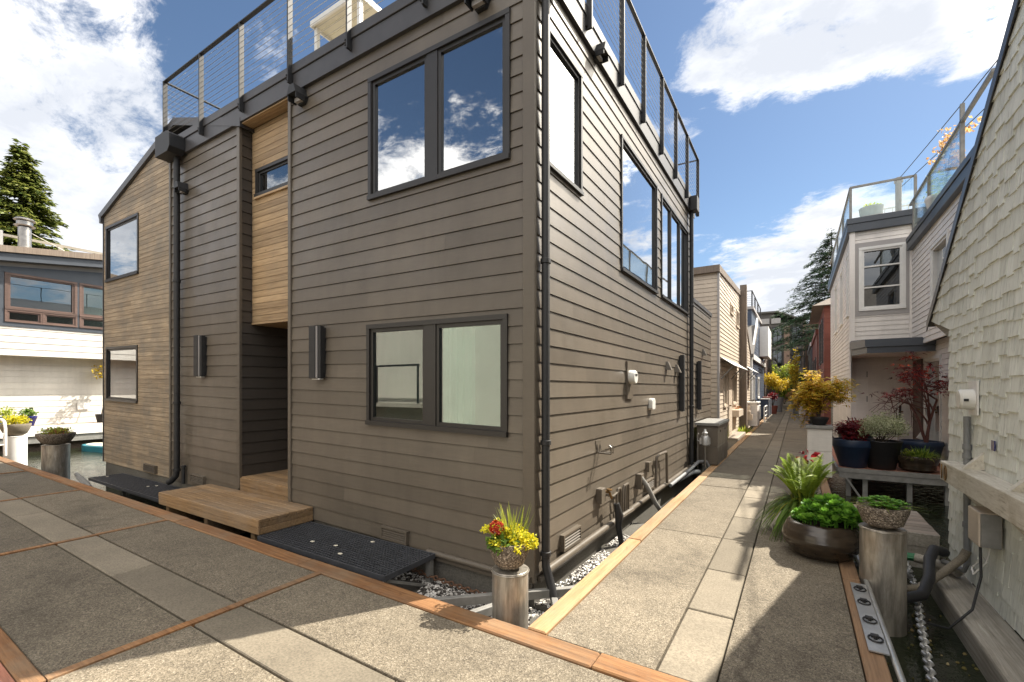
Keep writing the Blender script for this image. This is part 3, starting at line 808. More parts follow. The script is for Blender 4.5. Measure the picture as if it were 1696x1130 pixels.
# roof railing
b = MB(T)
zt = 6.35
b.box(-8.66,XR+.10,YF-.105,YF-.055,zt,zt+.014); b.box(XR+.052,XR+.10,YF-.054,10.16,zt,zt+.014); b.box(-8.66,-8.61,YF-.054,9.9,zt,zt+.014); b.box(-8.60,XR+.05,10.12,10.16,zt,zt+.014)
rail = b.build("roof_railing", M['black'], H)
def rpost(x, y, along, z0=5.17):
    b = MB(T)
    if along == 'x': b.box(x-.012,x+.012,y-.03,y+.03,z0,zt-.001); b.box(x-.034,x-.0125,y+.012,y+.042,z0+.02,z0+.12)
    else: b.box(x-.03,x+.03,y-.012,y+.012,z0,zt-.001); b.box(x-.042,x-.012,y-.034,y-.0125,z0+.02,z0+.12)
    for dz in (.03,.085):
        if along == 'x': b.lathe([(.009,0),(.009,.012)],(x-.02,y-.032,z0+dz),8)
    b.build("post", M['black'], rail)
for x in (-8.63,-7.42,-6.30,-5.19,-4.10,-3.0,-1.93): rpost(x,YF-.08,'x')
for y in (4.27,5.27,6.17,7.15,8.1,9.04,10.13): rpost(XR+.076,y,'y')
for y in (4.9,6.5,8.2,9.85): rpost(-8.635,y,'y',5.3)
def cables(p0, p1):
    b = MB(T)
    for k in range(11):
        z = 5.47+k*.079
        b.tube([(p0[0],p0[1],z),(p1[0],p1[1],z)],.0028,5,caps=False)
    b.build("cable_infill", M['steel'], rail)
cables((-8.63,YF-.08),(-1.93,YF-.08)); cables((XR+.076,YF-.02),(XR+.076,10.13)); cables((-8.635,YF-.05),(-8.635,9.85)); cables((-8.6,10.14),(XR,10.14))
# things fixed to the sunlit side wall
b = MB(T); b.mbox(mR,5.62,5.86,1.42,1.90,.002,.03); em = b.build("electric_meter", M['taupe_trim'], H)
mC = lambda cy,cz: (lambda prof,n,g: None)
def disc(g, cy, cz, r, o0, o1, n=20):
    vs = []; 
    for o,rr in ((o0,r),(o1-.02,r),(o1,r*.86)):
        for j in range(n):
            t = 2*math.pi*j/n; vs.append((XR+o, cy+rr*math.cos(t), cz+rr*math.sin(t)))
    fs = [(i*n+j,i*n+(j+1)%n,(i+1)*n+(j+1)%n,(i+1)*n+j) for i in range(2) for j in range(n)] + [tuple(2*n+j for j in range(n))]
    g.add(vs, fs)
g = MB(T); disc(g,5.72,1.70,.088,.031,.11); g.build("meter_dial", M['whiteplastic'], em, smooth=35)
g = MB(T); g.box(XR+.111,XR+.114,5.68,5.76,1.715,1.74); g.build("meter_display", M['black'], em)
b = MB(T)
g0 = [(6.68,1.24),(6.80,1.24),(6.83,1.27),(6.83,1.38),(6.80,1.41),(6.68,1.41),(6.65,1.38),(6.65,1.27)]
b.prism(g0,mR,.002,.065); b.build("cable_box", M['whiteplastic'], H, bevel=.012)
for y,z in ((7.72,1.93),(8.40,1.91),(11.1,2.38)):
    b = MB(T)
    b.add([(XR+.002,y-.06,z-.07),(XR+.002,y+.06,z-.07),(XR+.002,y+.045,z+.07),(XR+.002,y-.045,z+.07),(XR+.10,y-.045,z-.07),(XR+.10,y+.045,z-.07),(XR+.04,y+.035,z+.07),(XR+.04,y-.035,z+.07)],
          [(0,3,2,1),(4,5,6,7),(0,1,5,4),(1,2,6,5),(2,3,7,6),(3,0,4,7)])
    b.build("vent_hood", M['taupe_trim'], H)
b = MB(T); b.tube([(XR+.01,4.63,.95),(XR+.03,4.63,.86),(XR+.17,4.63,.86),(XR+.17,4.63,.93),(XR+.15,4.63,.945)],.012,8); b.tube([(XR+.01,4.72,.95),(XR+.03,4.72,.865),(XR+.17,4.70,.865),(XR+.17,4.70,.94),(XR+.12,4.70,.94)],.008,8); b.mbox(mR,4.6,4.75,.9,.99,.002,.012); b.build("hose_bracket", M['taupe_trim'], H, smooth=40)
# taps and service pipes near the base
for q in ((4.62,4.74,.31,.47,.07),(6.05,6.17,.20,.40,.08),(6.50,6.62,.36,.50,.06)):
    b = MB(T); b.mbox(mR,*q[:4],.002,q[4]); b.build("junction_box", M['taupe_trim'], H, bevel=.004, segs=1)
b = MB(T)
b.tube([(XR+.06,4.78,.38),(XR+.12,4.84,.36),(XR+.12,4.95,.38),(XR+.12,4.95,.24)],.014,8)
for y in (5.2,5.42,5.5): b.tube([(XR+.05,y-.06,.02),(XR+.06,y-.06,.34),(XR+.06,y-.04,.37),(XR+.06,y+.04,.37),(XR+.06,y+.06,.34),(XR+.06,y+.06,.05)],.014,8)
b.tube([(XR+.03,6.95,.06),(XR+.05,6.95,.52),(XR+.07,6.98,.55),(XR+.09,7.35,.55),(XR+.09,7.4,.50),(XR+.09,7.42,.05)],.022,8)
b.tube([(XR+.07,5.1,.03),(XR+.10,5.6,.04)],.03,8)
b.build("service_pipe", M['taupe_trim'], H, smooth=40)
b = MB(T); b.tube([(XR+.03,4.8,.41),(XR+.09,4.8,.41)],.016,8); b.lathe([(.03,0),(.034,.008),(.03,.016)],(XR+.09,4.8,.43),10); b.tube([(XR+.09,4.8,.41),(XR+.11,4.82,.34)],.014,8); b.build("garden_tap", M['brass'], H, smooth=40)

hs = MB(T); hs.tube([(XR+.12,4.95,.26),(XR+.14,4.98,.12),(XR+.13,4.98,0.),(XR+.15,5.02,-.2),(XR+.16,5.05,-.36)],[.03,.05,.035,.03,.03],10)
tag(hs.build("foam_wrapped_hose", M['rubber'], smooth=50), "black foam wrapped water hose dropping from the wall taps into the water", "hose")
hs = MB(T); hs.tube([(XR+.05,6.1,.36),(XR+.13,6.14,.24),(XR+.22,6.2,.02),(XR+.28,6.3,-.12),(XR+.36,6.5,-.16),(XR+.40,6.8,-.10)],.032,10)
tag(hs.build("drain_hose", M['greysteel'], smooth=50), "thick grey corrugated drain hose sagging from the sunlit siding to the alley dock", "hose")
hs = MB(T); hs.tube([(XR+.10,7.6,-.02),(XR+.13,9.0,.02),(XR+.20,9.5,.12),(XR+.30,9.75,.10),(XR+.36,9.8,-.05)],.03,10); hs.tube([(XR+.06,8.3,-.06),(XR+.12,9.2,-.06),(XR+.2,9.5,-.08)],.05,10)
tag(hs.build("pipe_run", M['greyplastic'], smooth=50), "grey pipes running along the house base to the gas meter", "pipe")
# ------------------------------------------------------------------ plant helpers
def rdir():
    while True:
        v = Vector((R.uniform(-1,1),R.uniform(-1,1),R.uniform(-1,1)))
        if .05 < v.length < 1: return v.normalized()
def leaf_at(mb, p, d, n, ln, wd, var=None, bend=.15):
    """one pointed leaf blade from p along d, facing n"""
    d = d.normalized(); s = d.cross(n)
    if s.length < 1e-3: s = d.orthogonal()
    s.normalize(); nn = s.cross(d)
    m = p + d*ln*.5 + nn*ln*bend; t = p + d*ln
    mb.add([p, m+s*wd*.5-nn*ln*.06, t, m-s*wd*.5-nn*ln*.06, m], [(0,1,4),(1,2,4),(2,3,4),(3,0,4)], var)
def leaf_cloud(mb, c, rx, ry, rz, n, ln, wd, shell=.5, up=.35, sag=0., keep=None):
    c = Vector(c)
    for i in range(n):
        u = rdir(); k = R.uniform(shell,1)
        p = c + Vector((u.x*rx*k,u.y*ry*k,u.z*rz*k))
        if keep and not keep(p): continue
        d = (u*.7 + rdir()*.8 + Vector((0,0,-sag))).normalized()
        nn = (rdir()*.7 + Vector((0,0,up+.3))).normalized()
        leaf_at(mb, p, d, nn, ln*R.uniform(.6,1.3), wd*R.uniform(.7,1.2))
def blades(mb, c, n, h, r, droop, w, lean=1., r0=.05, var=None, segs=5):
    c = Vector(c)
    for i in range(n):
        t = R.uniform(0,2*math.pi); q = R.uniform(.15,1)
        hd = Vector((math.cos(t),math.sin(t),0)); p0 = c + hd*r0*R.random()
        hh = h*R.uniform(.6,1.1); L = r*q*lean
        sd_ = hd.cross(Vector((0,0,1))); vs = []
        for k in range(segs+1):
            f = k/segs
            p = p0 + hd*(L*f**1.3) + Vector((0,0,hh*(f - droop*q*f*f)))
            ww = w*(1-f**2.2)*.5+.0006
            vs += [p-sd_*ww, p+sd_*ww]
        mb.add(vs, [(2*k,2*k+1,2*k+3,2*k+2) for k in range(segs)], var if var is not None else R.random())
def frond(mb, p0, hd, L, h, droop, pin, segs=16):
    p0 = Vector(p0); hd = Vector(hd).normalized(); up = Vector((0,0,1)); prev = None
    sd_ = hd.cross(up).normalized(); pts = []
    for k in range(segs+1):
        f = k/segs
        pts.append(p0 + hd*(L*f) + up*(h*(f*1.5 - droop*f*f)))
    mb.tube(pts, [.0035*(1-.7*i/segs) for i in range(segs+1)], 4, .25, False)
    for k in range(2, segs):
        for sub in (0,.5):
            f = (k+sub)/segs; a = pts[k].lerp(pts[min(k+1,segs)], sub); ax = (pts[min(k+1,segs)]-pts[k-1]).normalized()
            ln = pin*math.sin(math.pi*min(1,f*.93+.05))**.7*(1.05-f*.35)
            for s in (-1,1):
                leaf_at(mb, a, sd_*s + ax*.35, up, ln, ln*.26, R.random(), .02)
def limb(mb, p, d, ln, r, depth, tips, spread=.55, kids=3, shrink=.68, lift=.15, mid=None):
    p = Vector(p); d = Vector(d).normalized(); pts = [p]; k = 4
    for i in range(k):
        d = (d + rdir()*.13 + Vector((0,0,lift*.15))).normalized(); pts.append(pts[-1] + d*ln/k)
    mb.tube(pts, [r*(1-.4*i/k) for i in range(k+1)], 6 if r > .012 else 4, .5, False)
    if depth == 0: tips.append((pts[-1],d)); tips.append((pts[2],d)); return
    for j in range(kids):
        nd = (d + rdir()*spread*1.5).normalized(); nd = (nd + Vector((0,0,lift))).normalized()
        limb(mb, pts[R.choice((2,3,4))] if j else pts[-1], nd, ln*shrink*R.uniform(.8,1.15), r*.58, depth-1, tips, spread, kids, shrink, lift)

# ------------------------------------------------------------------ near things on and beside the docks
st = thing("wooden_step", (-6.05,2.95,0), "low weathered wooden step platform in front of the dark entry recess", "step")
b = MB()
for k in range(6): b.box(-7.27,-4.82,2.645+k*.104,2.645+k*.104+.098,.125,.16)
b.build("tread_boards", M['stepwood'], st, bevel=.004, segs=1)
b = MB(); b.box(-7.27,-4.82,2.62,2.643,.072,.158); b.box(-7.27,-4.82,2.622,2.643,.0,.069)
b.box(-4.843,-4.821,2.646,3.262,.0,.068); b.box(-4.843,-4.822,2.646,3.262,.071,.124); b.box(-7.27,-7.25,2.646,3.262,.0,.124)
b.build("side_boards", M['stepwood'], st, bevel=.003, segs=1)
for x in (-7.1,-6.05,-5.0):
    b = MB(); b.box(x-.04,x+.04,2.66,3.26,-.3,.0-.002); b.build("joist", M['stepwood'], st)

def grate(x0, x1, y0, y1, z, label, legs):
    g = thing("metal_grate", ((x0+x1)/2,(y0+y1)/2,z-.1), label, "grate", "metal grates between house and dock")
    b = MB(); p = .036
    n = int((x1-x0-.02)/p)
    for i in range(n+1):
        x = x0+.012+(x1-x0-.024)*i/n; b.box(x-.004,x+.004,y0+.01,y1-.01,z-.032,z-.002)
    n = int((y1-y0-.02)/p)
    for i in range(n+1):
        y = y0+.012+(y1-y0-.024)*i/n; b.box(x0+.01,x1-.01,y-.004,y+.004,z-.030,z)
    b.build("grating", M['grate'], g)
    b = MB(); b.box(x0,x0+.012,y0,y1,z-.045,z+.002); b.box(x1-.012,x1,y0,y1,z-.045,z+.002); b.box(x0+.013,x1-.013,y0,y0+.009,z-.045,z+.001); b.box(x0+.013,x1-.013,y1-.009,y1,z-.045,z+.001)
    b.build("frame", M['grate'], g)
    for lx in legs:
        b = MB(); b.box(lx-.028,lx+.028,y1-.06,y1-.012,z-.38,z-.047); b.build("leg", M['greysteel'], g)
        b = MB(); b.beam((lx,y1-.04,z-.30),(lx,y0+.05,z-.06),.04,.02); b.build("brace", M['greysteel'], g)
    b = MB()
    for k in range(4):
        px, py = R.uniform(x0+.1,x1-.1), R.uniform(y0+.08,y1-.08)
        b.add([(px+.028*math.cos(t)*R.uniform(.7,1.2),py+.02*math.sin(t),z+.003) for t in [i*.785 for i in range(8)]]+[(px,py,z+.006)], [(i,(i+1)%8,8) for i in range(8)])
    b.build("fallen_petals", M['cream'], g)
    return g
grate(-4.80,-2.88,2.60,3.22,.0, "black metal grate walkway right of the wooden step", (-2.92,-4.2))
grate(-10.45,-7.32,2.74,3.23,.0, "black metal grate walkway in front of the cedar wing", (-7.6,-10.3))

def pile(x, y, r, top, label, mat='pilemat', moss=False):
    p = thing("mooring_pile", (x,y,-.6), label, "pile", "round mooring piles topped with bowls")
    b = MB(); b.lathe([(r,-1.2-top),(r,-.004),(r-.004,0),(r-.02,-.002)],(x,y,top),40); b.build("pipe", M[mat], p, smooth=30)
    b = MB(); b.lathe([(r-.019,-.03),(r-.02,.0),(0,.006)],(x,y,top-.006),32); b.build("cap", M['moss' if moss else 'concD'], p, smooth=30)
    b = MB(); b.tube([(x+(r+.004)*math.cos(t),y+(r+.004)*math.sin(t),top-.012) for t in [i*2*math.pi/32 for i in range(33)]],.004,6,caps=False); b.build("weld_ring", M[mat], p, smooth=40)
    return p
pile(-1.74,2.74,.13,.265,"stained round steel pile where the two docks meet, carrying the flower bowl")
pile(.585,4.70,.15,.43,"rust stained steel pile by the alley, moss on its top rim",moss=True)
pile(-12.75,2.85,.21,.42,"grey steel pile in the open water left of the cedar wing")
pile(-15.9,2.85,.2,.42,"white wrapped mooring pile beside the white rail",'white')

def bowl(c, r, h, name, label, mat, foot=.45, n=36):
    t = thing(name, c, label, "planter")
    pr = [(r*foot*.9,0),(r*foot,.004),(r*(foot+.22),h*.16),(r*.86,h*.45),(r*.975,h*.75),(r,h*.97),(r*.99,h),(r*.92,h),(r*.90,h*.93)]
    b = MB(); b.lathe(pr, c, n); b.build("bowl", M[mat], t, smooth=40)
    b = MB(); b.lathe([(r*.92,h*.86),(r*.4,h*.93),(0,h*.94)], c, 20); b.build("soil", M['soil'], t, smooth=60)
    return t
# flower bowl on the corner pile
c = (-1.745,2.735,.270)
t = bowl(c,.152,.20,"flower_planter","pebbled stone bowl with red blooms and yellow trailing flowers on the corner pile","potagg")
top = c[2]+.20
b = MB(); blades(b,(c[0]-.0,c[1]+.04,top-.02),70,.25,.14,.15,.010,1,.11); b.build("spiky_grass", M['L_spike'], t)
b = MB()
for k in range(34):
    a = R.uniform(-1.9,1.3); q = R.uniform(.03,.20); dx = q*math.cos(a); dy = q*math.sin(a); dz = .10-.75*q+R.uniform(-.02,.04); rr = R.uniform(.022,.05)
    leaf_cloud(b,(c[0]+dx,c[1]+dy,top+dz),rr,rr,rr*.8,int(900*rr),.023,.018,.2)
    b.tube([(c[0]+dx*.3,c[1]+dy*.3,top-.01),(c[0]+dx*.8,c[1]+dy*.8,top+dz+.01),(c[0]+dx,c[1]+dy,top+dz)],.002,4,.1,False)
for k in range(14):
    a = R.uniform(2.4,3.7); q = R.uniform(.06,.21); dx = q*math.cos(a); dy = q*math.sin(a); dz = .09-.2*q+R.uniform(-.02,.04); rr = R.uniform(.015,.03)
    leaf_cloud(b,(c[0]+dx,c[1]+dy,top+dz),rr,rr,rr*.8,int(900*rr),.02,.015,.2)
    b.tube([(c[0]+dx*.3,c[1]+dy*.3,top-.01),(c[0]+dx,c[1]+dy,top+dz)],.002,4,.1,False)
b.build("yellow_flowers", M['L_yellow'], t)
b = MB(); leaf_cloud(b,(c[0]-.02,c[1]-.115,top+.0),.075,.045,.045,120,.05,.04,.2); leaf_cloud(b,(c[0]+.03,c[1]+.02,top+.01),.13,.12,.035,140,.03,.02,.2); b.build("leaves", M['L_green'], t)
b = MB()
for k in range(44):
    u = rdir(); p = Vector((c[0]-.045,c[1]-.09,top+.095)) + Vector((u.x*.042,u.y*.036,u.z*.042))
    for j in range(9): leaf_at(b,p,(u+rdir()*.9),(u+rdir()*.4),.021,.017)
b.build("red_bloom", M['L_red'], t)
# bowl on the alley pile
c = (.585,4.70,.437)
t = bowl(c,.172,.17,"succulent_planter","pebbled bowl of green succulents on the mossy alley pile","potagg",.55)
top = c[2]+.17
b = MB()
for k in range(70):
    a = R.uniform(0,6.28); q = math.sqrt(R.random())*.15; p = Vector((c[0]+q*math.cos(a),c[1]+q*math.sin(a),top+.06-q*.33+R.uniform(-.02,.015)))
    for j in range(9):
        an = j*.7+R.random(); leaf_at(b,p,Vector((math.cos(an),math.sin(an),.45)),Vector((0,0,1)),.036,.017)
b.build("rosettes", M['L_sedum'], t)
b = MB(); blades(b,(c[0],c[1],top-.01),80,.09,.24,.95,.006,1,.11); b.build("trailing_stems", M['L_spike'], t)
# bowls far left
c = (-12.75,2.85,.428)
t = bowl(c,.30,.22,"succulent_planter","wide pebbled bowl with yellow green succulents on the grey pile in the water","potagg",.5)
b = MB(); leaf_cloud(b,(c[0],c[1],c[2]+.25),.27,.27,.07,500,.05,.03,.1,.6); blades(b,(c[0],c[1],c[2]+.2),60,.2,.25,.4,.012,1,.2); b.build("succulents", M['L_lime'], t)
b = MB(); leaf_cloud(b,(c[0]+.15,c[1],c[2]+.25),.2,.22,.06,220,.05,.025,.1,.6); b.build("bronze_succulents", M['L_mix'], t)
c = (-15.9,2.85,.428)
t = bowl(c,.27,.28,"flower_planter","pale stone bowl of yellow flowers on the white wrapped pile","conc",.5)
b = MB(); leaf_cloud(b,(c[0],c[1],c[2]+.36),.25,.25,.12,700,.05,.035,.1,.5); b.build("yellow_flowers", M['L_yellow'], t)
# braces round the corner pile
b = MB()
b.beam((-2.60,2.52,-.135),(-1.49,3.55,-.135),.05,.07)
tag(b.build("steel_brace", M['greysteel'], bevel=.004, segs=1), "long grey steel beam running behind the corner pile from dock to dock", "beam")
b = MB(); b.beam((-2.12,2.52,-.14),(-1.93,2.98,-.14),.05,.07); tag(b.build("steel_brace", M['greysteel'], bevel=.004, segs=1), "short grey steel strut left of the corner pile", "beam")
b = MB(); b.beam((-1.63,3.22,-.14),(-1.48,2.98,-.14),.05,.07); tag(b.build("steel_brace", M['greysteel'], bevel=.004, segs=1), "short grey steel strut right of the corner pile", "beam")

def chain(pts, link, r, mat, label, flat=False):
    b = MB(); pts = [Vector(p) for p in pts]; seg = []
    for i in range(len(pts)-1):
        n = max(1,int((pts[i+1]-pts[i]).length/(link*.72)))
        seg += [pts[i].lerp(pts[i+1],k/n) for k in range(n)]
    seg.append(pts[-1])
    for i in range(len(seg)-1):
        d = (seg[i+1]-seg[i]).normalized(); c_ = (seg[i]+seg[i+1])/2
        s_ = d.cross(Vector((0,0,1)))
        if s_.length < .05: s_ = Vector((1,0,0))
        s_.normalize(); u_ = s_.cross(d); q = s_ if i%2 else u_
        q = (q + (u_ if i%2 else -s_)*.35).normalized()
        h, wd = link*.5-r, link*.30
        loop = [c_+d*h*math.cos(a)*1.0+q*wd*math.sin(a) for a in [j*2*math.pi/12 for j in range(13)]]
        b.tube(loop, r, 5, None, False)
    return tag(b.build("mooring_chain", M[mat], smooth=50), label, "chain")
M['rusty'] = plain('rusty_iron', (.11,.055,.03), .8, .3, 20, .2)
chain([(-3.3,3.15,-.15),(-2.9,3.17,-.20),(-2.4,3.19,-.235),(-1.86,3.2,-.235)],.062,.0085,'rusty',"rusty chain along the foot of the house left of the corner pile")
chain([(-1.80,3.42,-.16),(-1.70,3.95,-.205),(-1.62,4.5,-.20),(-1.5,5.1,-.16)],.062,.008,'galv',"thin steel chain in the gap between sunlit siding and alley dock")
chain([(.92,5.9,-.18),(.88,5.2,-.22),(.80,4.6,-.24),(.72,3.9,-.25),(.64,3.1,-.24),(.58,2.3,-.2)],.075,.011,'galv',"bright zigzag galvanised chain in the water beside the alley dock")
# pebbles and litter lying in the gap round the house
def litter(name, spots, mat, label, n, s0, s1, z):
    b = MB()
    for k in range(n):
        x0,x1,y0,y1 = R.choice(spots); x = R.uniform(x0,x1); y = R.uniform(y0,y1); s_ = R.uniform(s0,s1); a0 = R.uniform(0,6)
        if math.sin(x*9+1.3*math.sin(y*7))+math.sin(y*11+x*3) < -.5: continue
        h = s_*R.uniform(.25,.7); m_ = 6
        ring = [(x+s_*math.cos(a0+i*1.047)*R.uniform(.7,1.2),y+s_*math.sin(a0+i*1.047)*R.uniform(.6,1.1),z-.004) for i in range(m_)]
        top_ = [(x+(px-x)*.6,y+(py-y)*.6,z+h) for px,py,_ in ring]
        b.add(ring+top_,[(i,(i+1)%m_,m_+(i+1)%m_,m_+i) for i in range(m_)]+[tuple(m_+i for i in range(m_))])
    tag(b.build(name, M[mat]), label, "debris", None, "stuff")
sp = [(-3.3,-1.5,2.55,3.26)]; sp2 = [(-1.83,-1.50,3.28,5.4)]
lb = MB(); lb.box(-3.5,-1.50,2.53,3.27,-.6,-.272); lb.box(-1.84,-1.50,3.272,6.0,-.6,-.232); lb.build("float_ledge", M['concD'], kind="structure")
litter("pebble_bed", sp, 'pebble', "white and grey pebbles in the gap round the corner pile", 7500, .008, .020, -.27)
litter("pebble_bed", sp2, 'pebble', "sunlit white pebbles in the narrow gap beside the right hand siding", 6500, .008, .020, -.23)
litter("water_litter", [(-1.82,-1.49,5.4,8.5)], 'algae', "yellow brown algae and leaf litter in the water under the sunlit wall", 1500, .008, .022, -.375)
litter("leaf_litter", [(.46,1.05,2.4,5.2)], 'algae', "brown leaf litter floating right of the alley dock", 170, .006, .016, -.375)
# fender spring by the wing
b = MB(); b.tube([(-11.9,2.95,-.12),(-9.9,2.62,-.08)],.035,10)
for k in range(26):
    f = .25+.5*k/26; b.lathe([(.05,-.012),(.058,0),(.05,.012)],(-11.9+2.0*f,2.95-.33*f,-.12+.04*f),12)
tag(b.build("mooring_spring", M['greysteel'], smooth=50), "grey mooring bar with a coil spring from the dock to the cedar wing", "mooring bar")

# plate on the alley edge
pl = thing("mooring_plate", (.41,3.9,.012), "galvanised plate with four black ring bolts on the brown dock timber", "plate")
b = MB(); b.add([(.355,4.46,.013),(.452,4.46,.013),(.452,3.36,.013),(.355,3.36,.013),(.355,4.46,.021),(.452,4.46,.021),(.452,3.36,.021),(.355,3.36,.021)],[(0,3,2,1),(4,5,6,7),(0,1,5,4),(1,2,6,5),(2,3,7,6),(3,0,4,7)]); b.build("plate", M['galv'], pl)
for y in (4.33,4.08,3.78,3.52):
    b = MB(); b.tube([(.405+.036*math.cos(a),y+.045*math.sin(a),.026) for a in [i*.524 for i in range(13)]],.005,6,None,False)
    r_ = b.build("ring", M['black'], pl, smooth=50)
    g = MB(); g.box(.385,.425,y+.012,y+.05,.0215,.034); g.lathe([(.01,0),(.01,.022),(.006,.026)],(.405,y,.0215),8); g.build("clamp", M['black'], r_)
b = MB(); b.tube([(.47,5.3,.0),(.472,4.2,-.005),(.475,2.3,-.01)],.018,10)
tag(b.build("dock_conduit", M['galv'], smooth=50), "thin grey conduit along the right edge of the alley dock", "conduit")

# pots beside the alley
c = (.19,5.10,.008)
t = thing("glazed_planter", c, "wide brown glazed bowl with rippled sides full of round green sedum", "planter")
wob = lambda a,z: 1+.012*math.sin(3*a+z*30)+.010*math.sin(z*70+2*math.sin(a))
pr = [(.20,0),(.215,.006),(.255,.05),(.292,.10),(.300,.112),(.304,.118),(.316,.17),(.315,.178),(.309,.186),(.308,.235),(.300,.243),(.288,.275),(.268,.302),(.25,.315),(.235,.318),(.225,.31),(.222,.27)]
b = MB(); b.lathe(pr,c,56,None,wob); b.build("bowl", M['glaze'], t, smooth=60)
b = MB(); b.lathe([(.225,.272),(.1,.29),(0,.292)],c,20); b.build("soil", M['soil'], t)
b = MB()
for k in range(95):
    a = R.uniform(0,6.28); q = math.sqrt(R.random())*.26; p = Vector((c[0]+.06+q*math.cos(a),c[1]-.01+q*.9*math.sin(a),c[2]+.50-q*q*2.4+R.uniform(-.05,.03)))
    for lay in range(3):
        for j in range(5):
            an = j*1.257+lay*.6+R.random()*.4; up_ = .25+lay*.5; dd = Vector((math.cos(an),math.sin(an),up_)).normalized()
            ce = p+dd*.03+Vector((0,0,lay*.008)); sd_ = dd.cross(Vector((0,0,1))).normalized(); n_ = sd_.cross(dd); rr = .027-.005*lay
            vs = [ce+dd*(rr*math.cos(q_)*1.1)+sd_*(rr*math.sin(q_))+n_*.006*(math.cos(2*q_)) for q_ in [i*.785 for i in range(8)]]+[ce-n_*.004]
            b.add(vs,[(i,(i+1)%8,8) for i in range(8)], min(1,max(0,.15+.25*lay+R.uniform(-.15,.35))))
    b.tube([p-Vector((0,0,.14)),p],.005,4,.2,False)
b.build("sedum_leaves", M['L_sedum'], t)

c = (.06,5.76,.008)
t = thing("fern_planter", c, "tall light green fern and drooping grass in a terracotta pot behind the brown bowl", "planter")
b = MB(); b.lathe([(.11,0),(.15,.22),(.155,.27),(.165,.272),(.165,.31),(.145,.31),(.14,.27)],c,28); b.build("pot", M['terracotta'], t, smooth=40)
b = MB(); b.lathe([(.142,.28),(0,.29)],c,16); b.build("soil", M['soil'], t)
b = MB(); blades(b,(c[0],c[1],c[2]+.29),420,.34,.46,2.3,.020,1,.14,None,7); b.build("drooping_grass", M['L_green'], t)
b = MB(); blades(b,(c[0],c[1],c[2]+.29),260,.36,.44,2.2,.016,1,.13,None,7); b.build("pale_grass", M['L_spike'], t)
b = MB()
for k in range(30):
    a = k*2.4+R.uniform(-.3,.3); q = R.uniform(.10,.38)
    frond(b,(c[0]+.02*math.cos(a),c[1]+.02*math.sin(a),c[2]+.30),(math.cos(a),math.sin(a),0),q,R.uniform(.44,.66)*(1.12-q*.7),.50+q*.6,R.uniform(.08,.12),18)
b.build("fern_fronds", M['L_fern'], t)
b = MB(); leaf_cloud(b,(c[0]+.03,c[1],c[2]+.83),.07,.05,.05,16,.075,.045,.1,.5); b.build("bronze_leaves", M['L_maroon'], t)

def tubpot(c, r0, r1, h, name, label, mat, rim=.05, cat="plant pot", band=True):
    t = thing(name, c, label, cat)
    pr = [(r0*.97,0),(r0,.006),(r0+(r1-r0)*.85,h-rim-.012)] + ([(r1*.985,h-rim),(r1,h-rim+.012)] if band else [(r1*.97,h-rim)]) + [(r1,h-.008),(r1*.985,h),(r1*.93,h),(r1*.91,h-.03)]
    b = MB(); b.lathe(pr,c,36); b.build("pot", M[mat], t, smooth=35)
    b = MB(); b.lathe([(r1*.915,h-.05),(0,h-.03)],c,18); b.build("soil", M['soil'], t)
    return t
def tree_in(t, c, h, hd, ln, r, depth, leafn, lsize, mat, bark='redbark', spread=.6, lift=.12, trunks=1, flat=1.):
    tips = []; b = MB()
    for k in range(trunks):
        d0 = Vector(hd)+rdir()*.2
        limb(b,(c[0]+R.uniform(-.02,.02),c[1]+R.uniform(-.02,.02),c[2]),d0,ln,r,depth,tips,spread,3,.7,lift)
    b.build("branches", M[bark], t, smooth=60)
    g = MB()
    for p,d in tips:
        for k in range(leafn):
            u = rdir(); q = p+Vector((u.x,u.y,u.z*flat))*lsize*R.uniform(.3,2.2)
            dd = (Vector((u.x,u.y,-.25))+rdir()*.4).normalized()
            # a small palmate leaf of three pointed lobes
            n_ = (Vector((0,0,1))+rdir()*.5).normalized(); v_ = R.random(); s_ = dd.cross(n_).normalized()
            leaf_at(g,q,dd,n_,lsize,lsize*.34,v_,.03); leaf_at(g,q,dd*.6+s_,n_,lsize*.75,lsize*.26,v_,.03); leaf_at(g,q,dd*.6-s_,n_,lsize*.75,lsize*.26,v_,.03)
    g.build("foliage", M[mat], t)
PZ = .125
c = (.86,10.36,PZ)
t = tubpot(c,.20,.315,.50,"maple_pot","big navy blue pot with a low dark red maple","navypot",.13)
tree_in(t,(c[0],c[1],c[2]+.46),.4,(0,0,1),.18,.02,3,9,.06,'L_maroon','redbark',.95,.05,3,.5)
c = (1.28,10.37,PZ)
t = tubpot(c,.195,.295,.50,"shrub_pot","black nursery pot with a pale variegated shrub","blackpot",.03,band=False)
tips = []; b = MB()
for k in range(20): limb(b,(c[0]+R.uniform(-.05,.05),c[1]+R.uniform(-.05,.05),c[2]+.46),(R.uniform(-1.2,1.2),R.uniform(-.9,.9),.85),.24,.007,2,tips,.5,3,.72,.12)
b.build("branches", M['bark'], t)
g = MB()
for p,d in tips:
    for k in range(9): leaf_at(g,p+rdir()*.06,rdir()+Vector((0,0,.4)),rdir(),.040,.020)
g.build("foliage", M['L_grey'], t)
c = (1.76,10.38,PZ)
t = bowl(c,.30,.27,"grass_planter","low dark brown bowl of arching green grass near the number ten beam","glaze",.62)
b = MB(); blades(b,(c[0]+.05,c[1],c[2]+.24),260,.24,.34,.95,.008,1,.16,None,6); b.build("grass", M['L_green'], t)
b = MB(); blades(b,(c[0]+.08,c[1]-.05,c[2]+.24),120,.22,.30,1.2,.008,1,.14,None,6); leaf_cloud(b,(c[0]-.12,c[1],c[2]+.29),.14,.12,.07,120,.04,.025,.1); b.build("lime_grass", M['L_lime'], t)
c = (1.98,11.35,PZ)
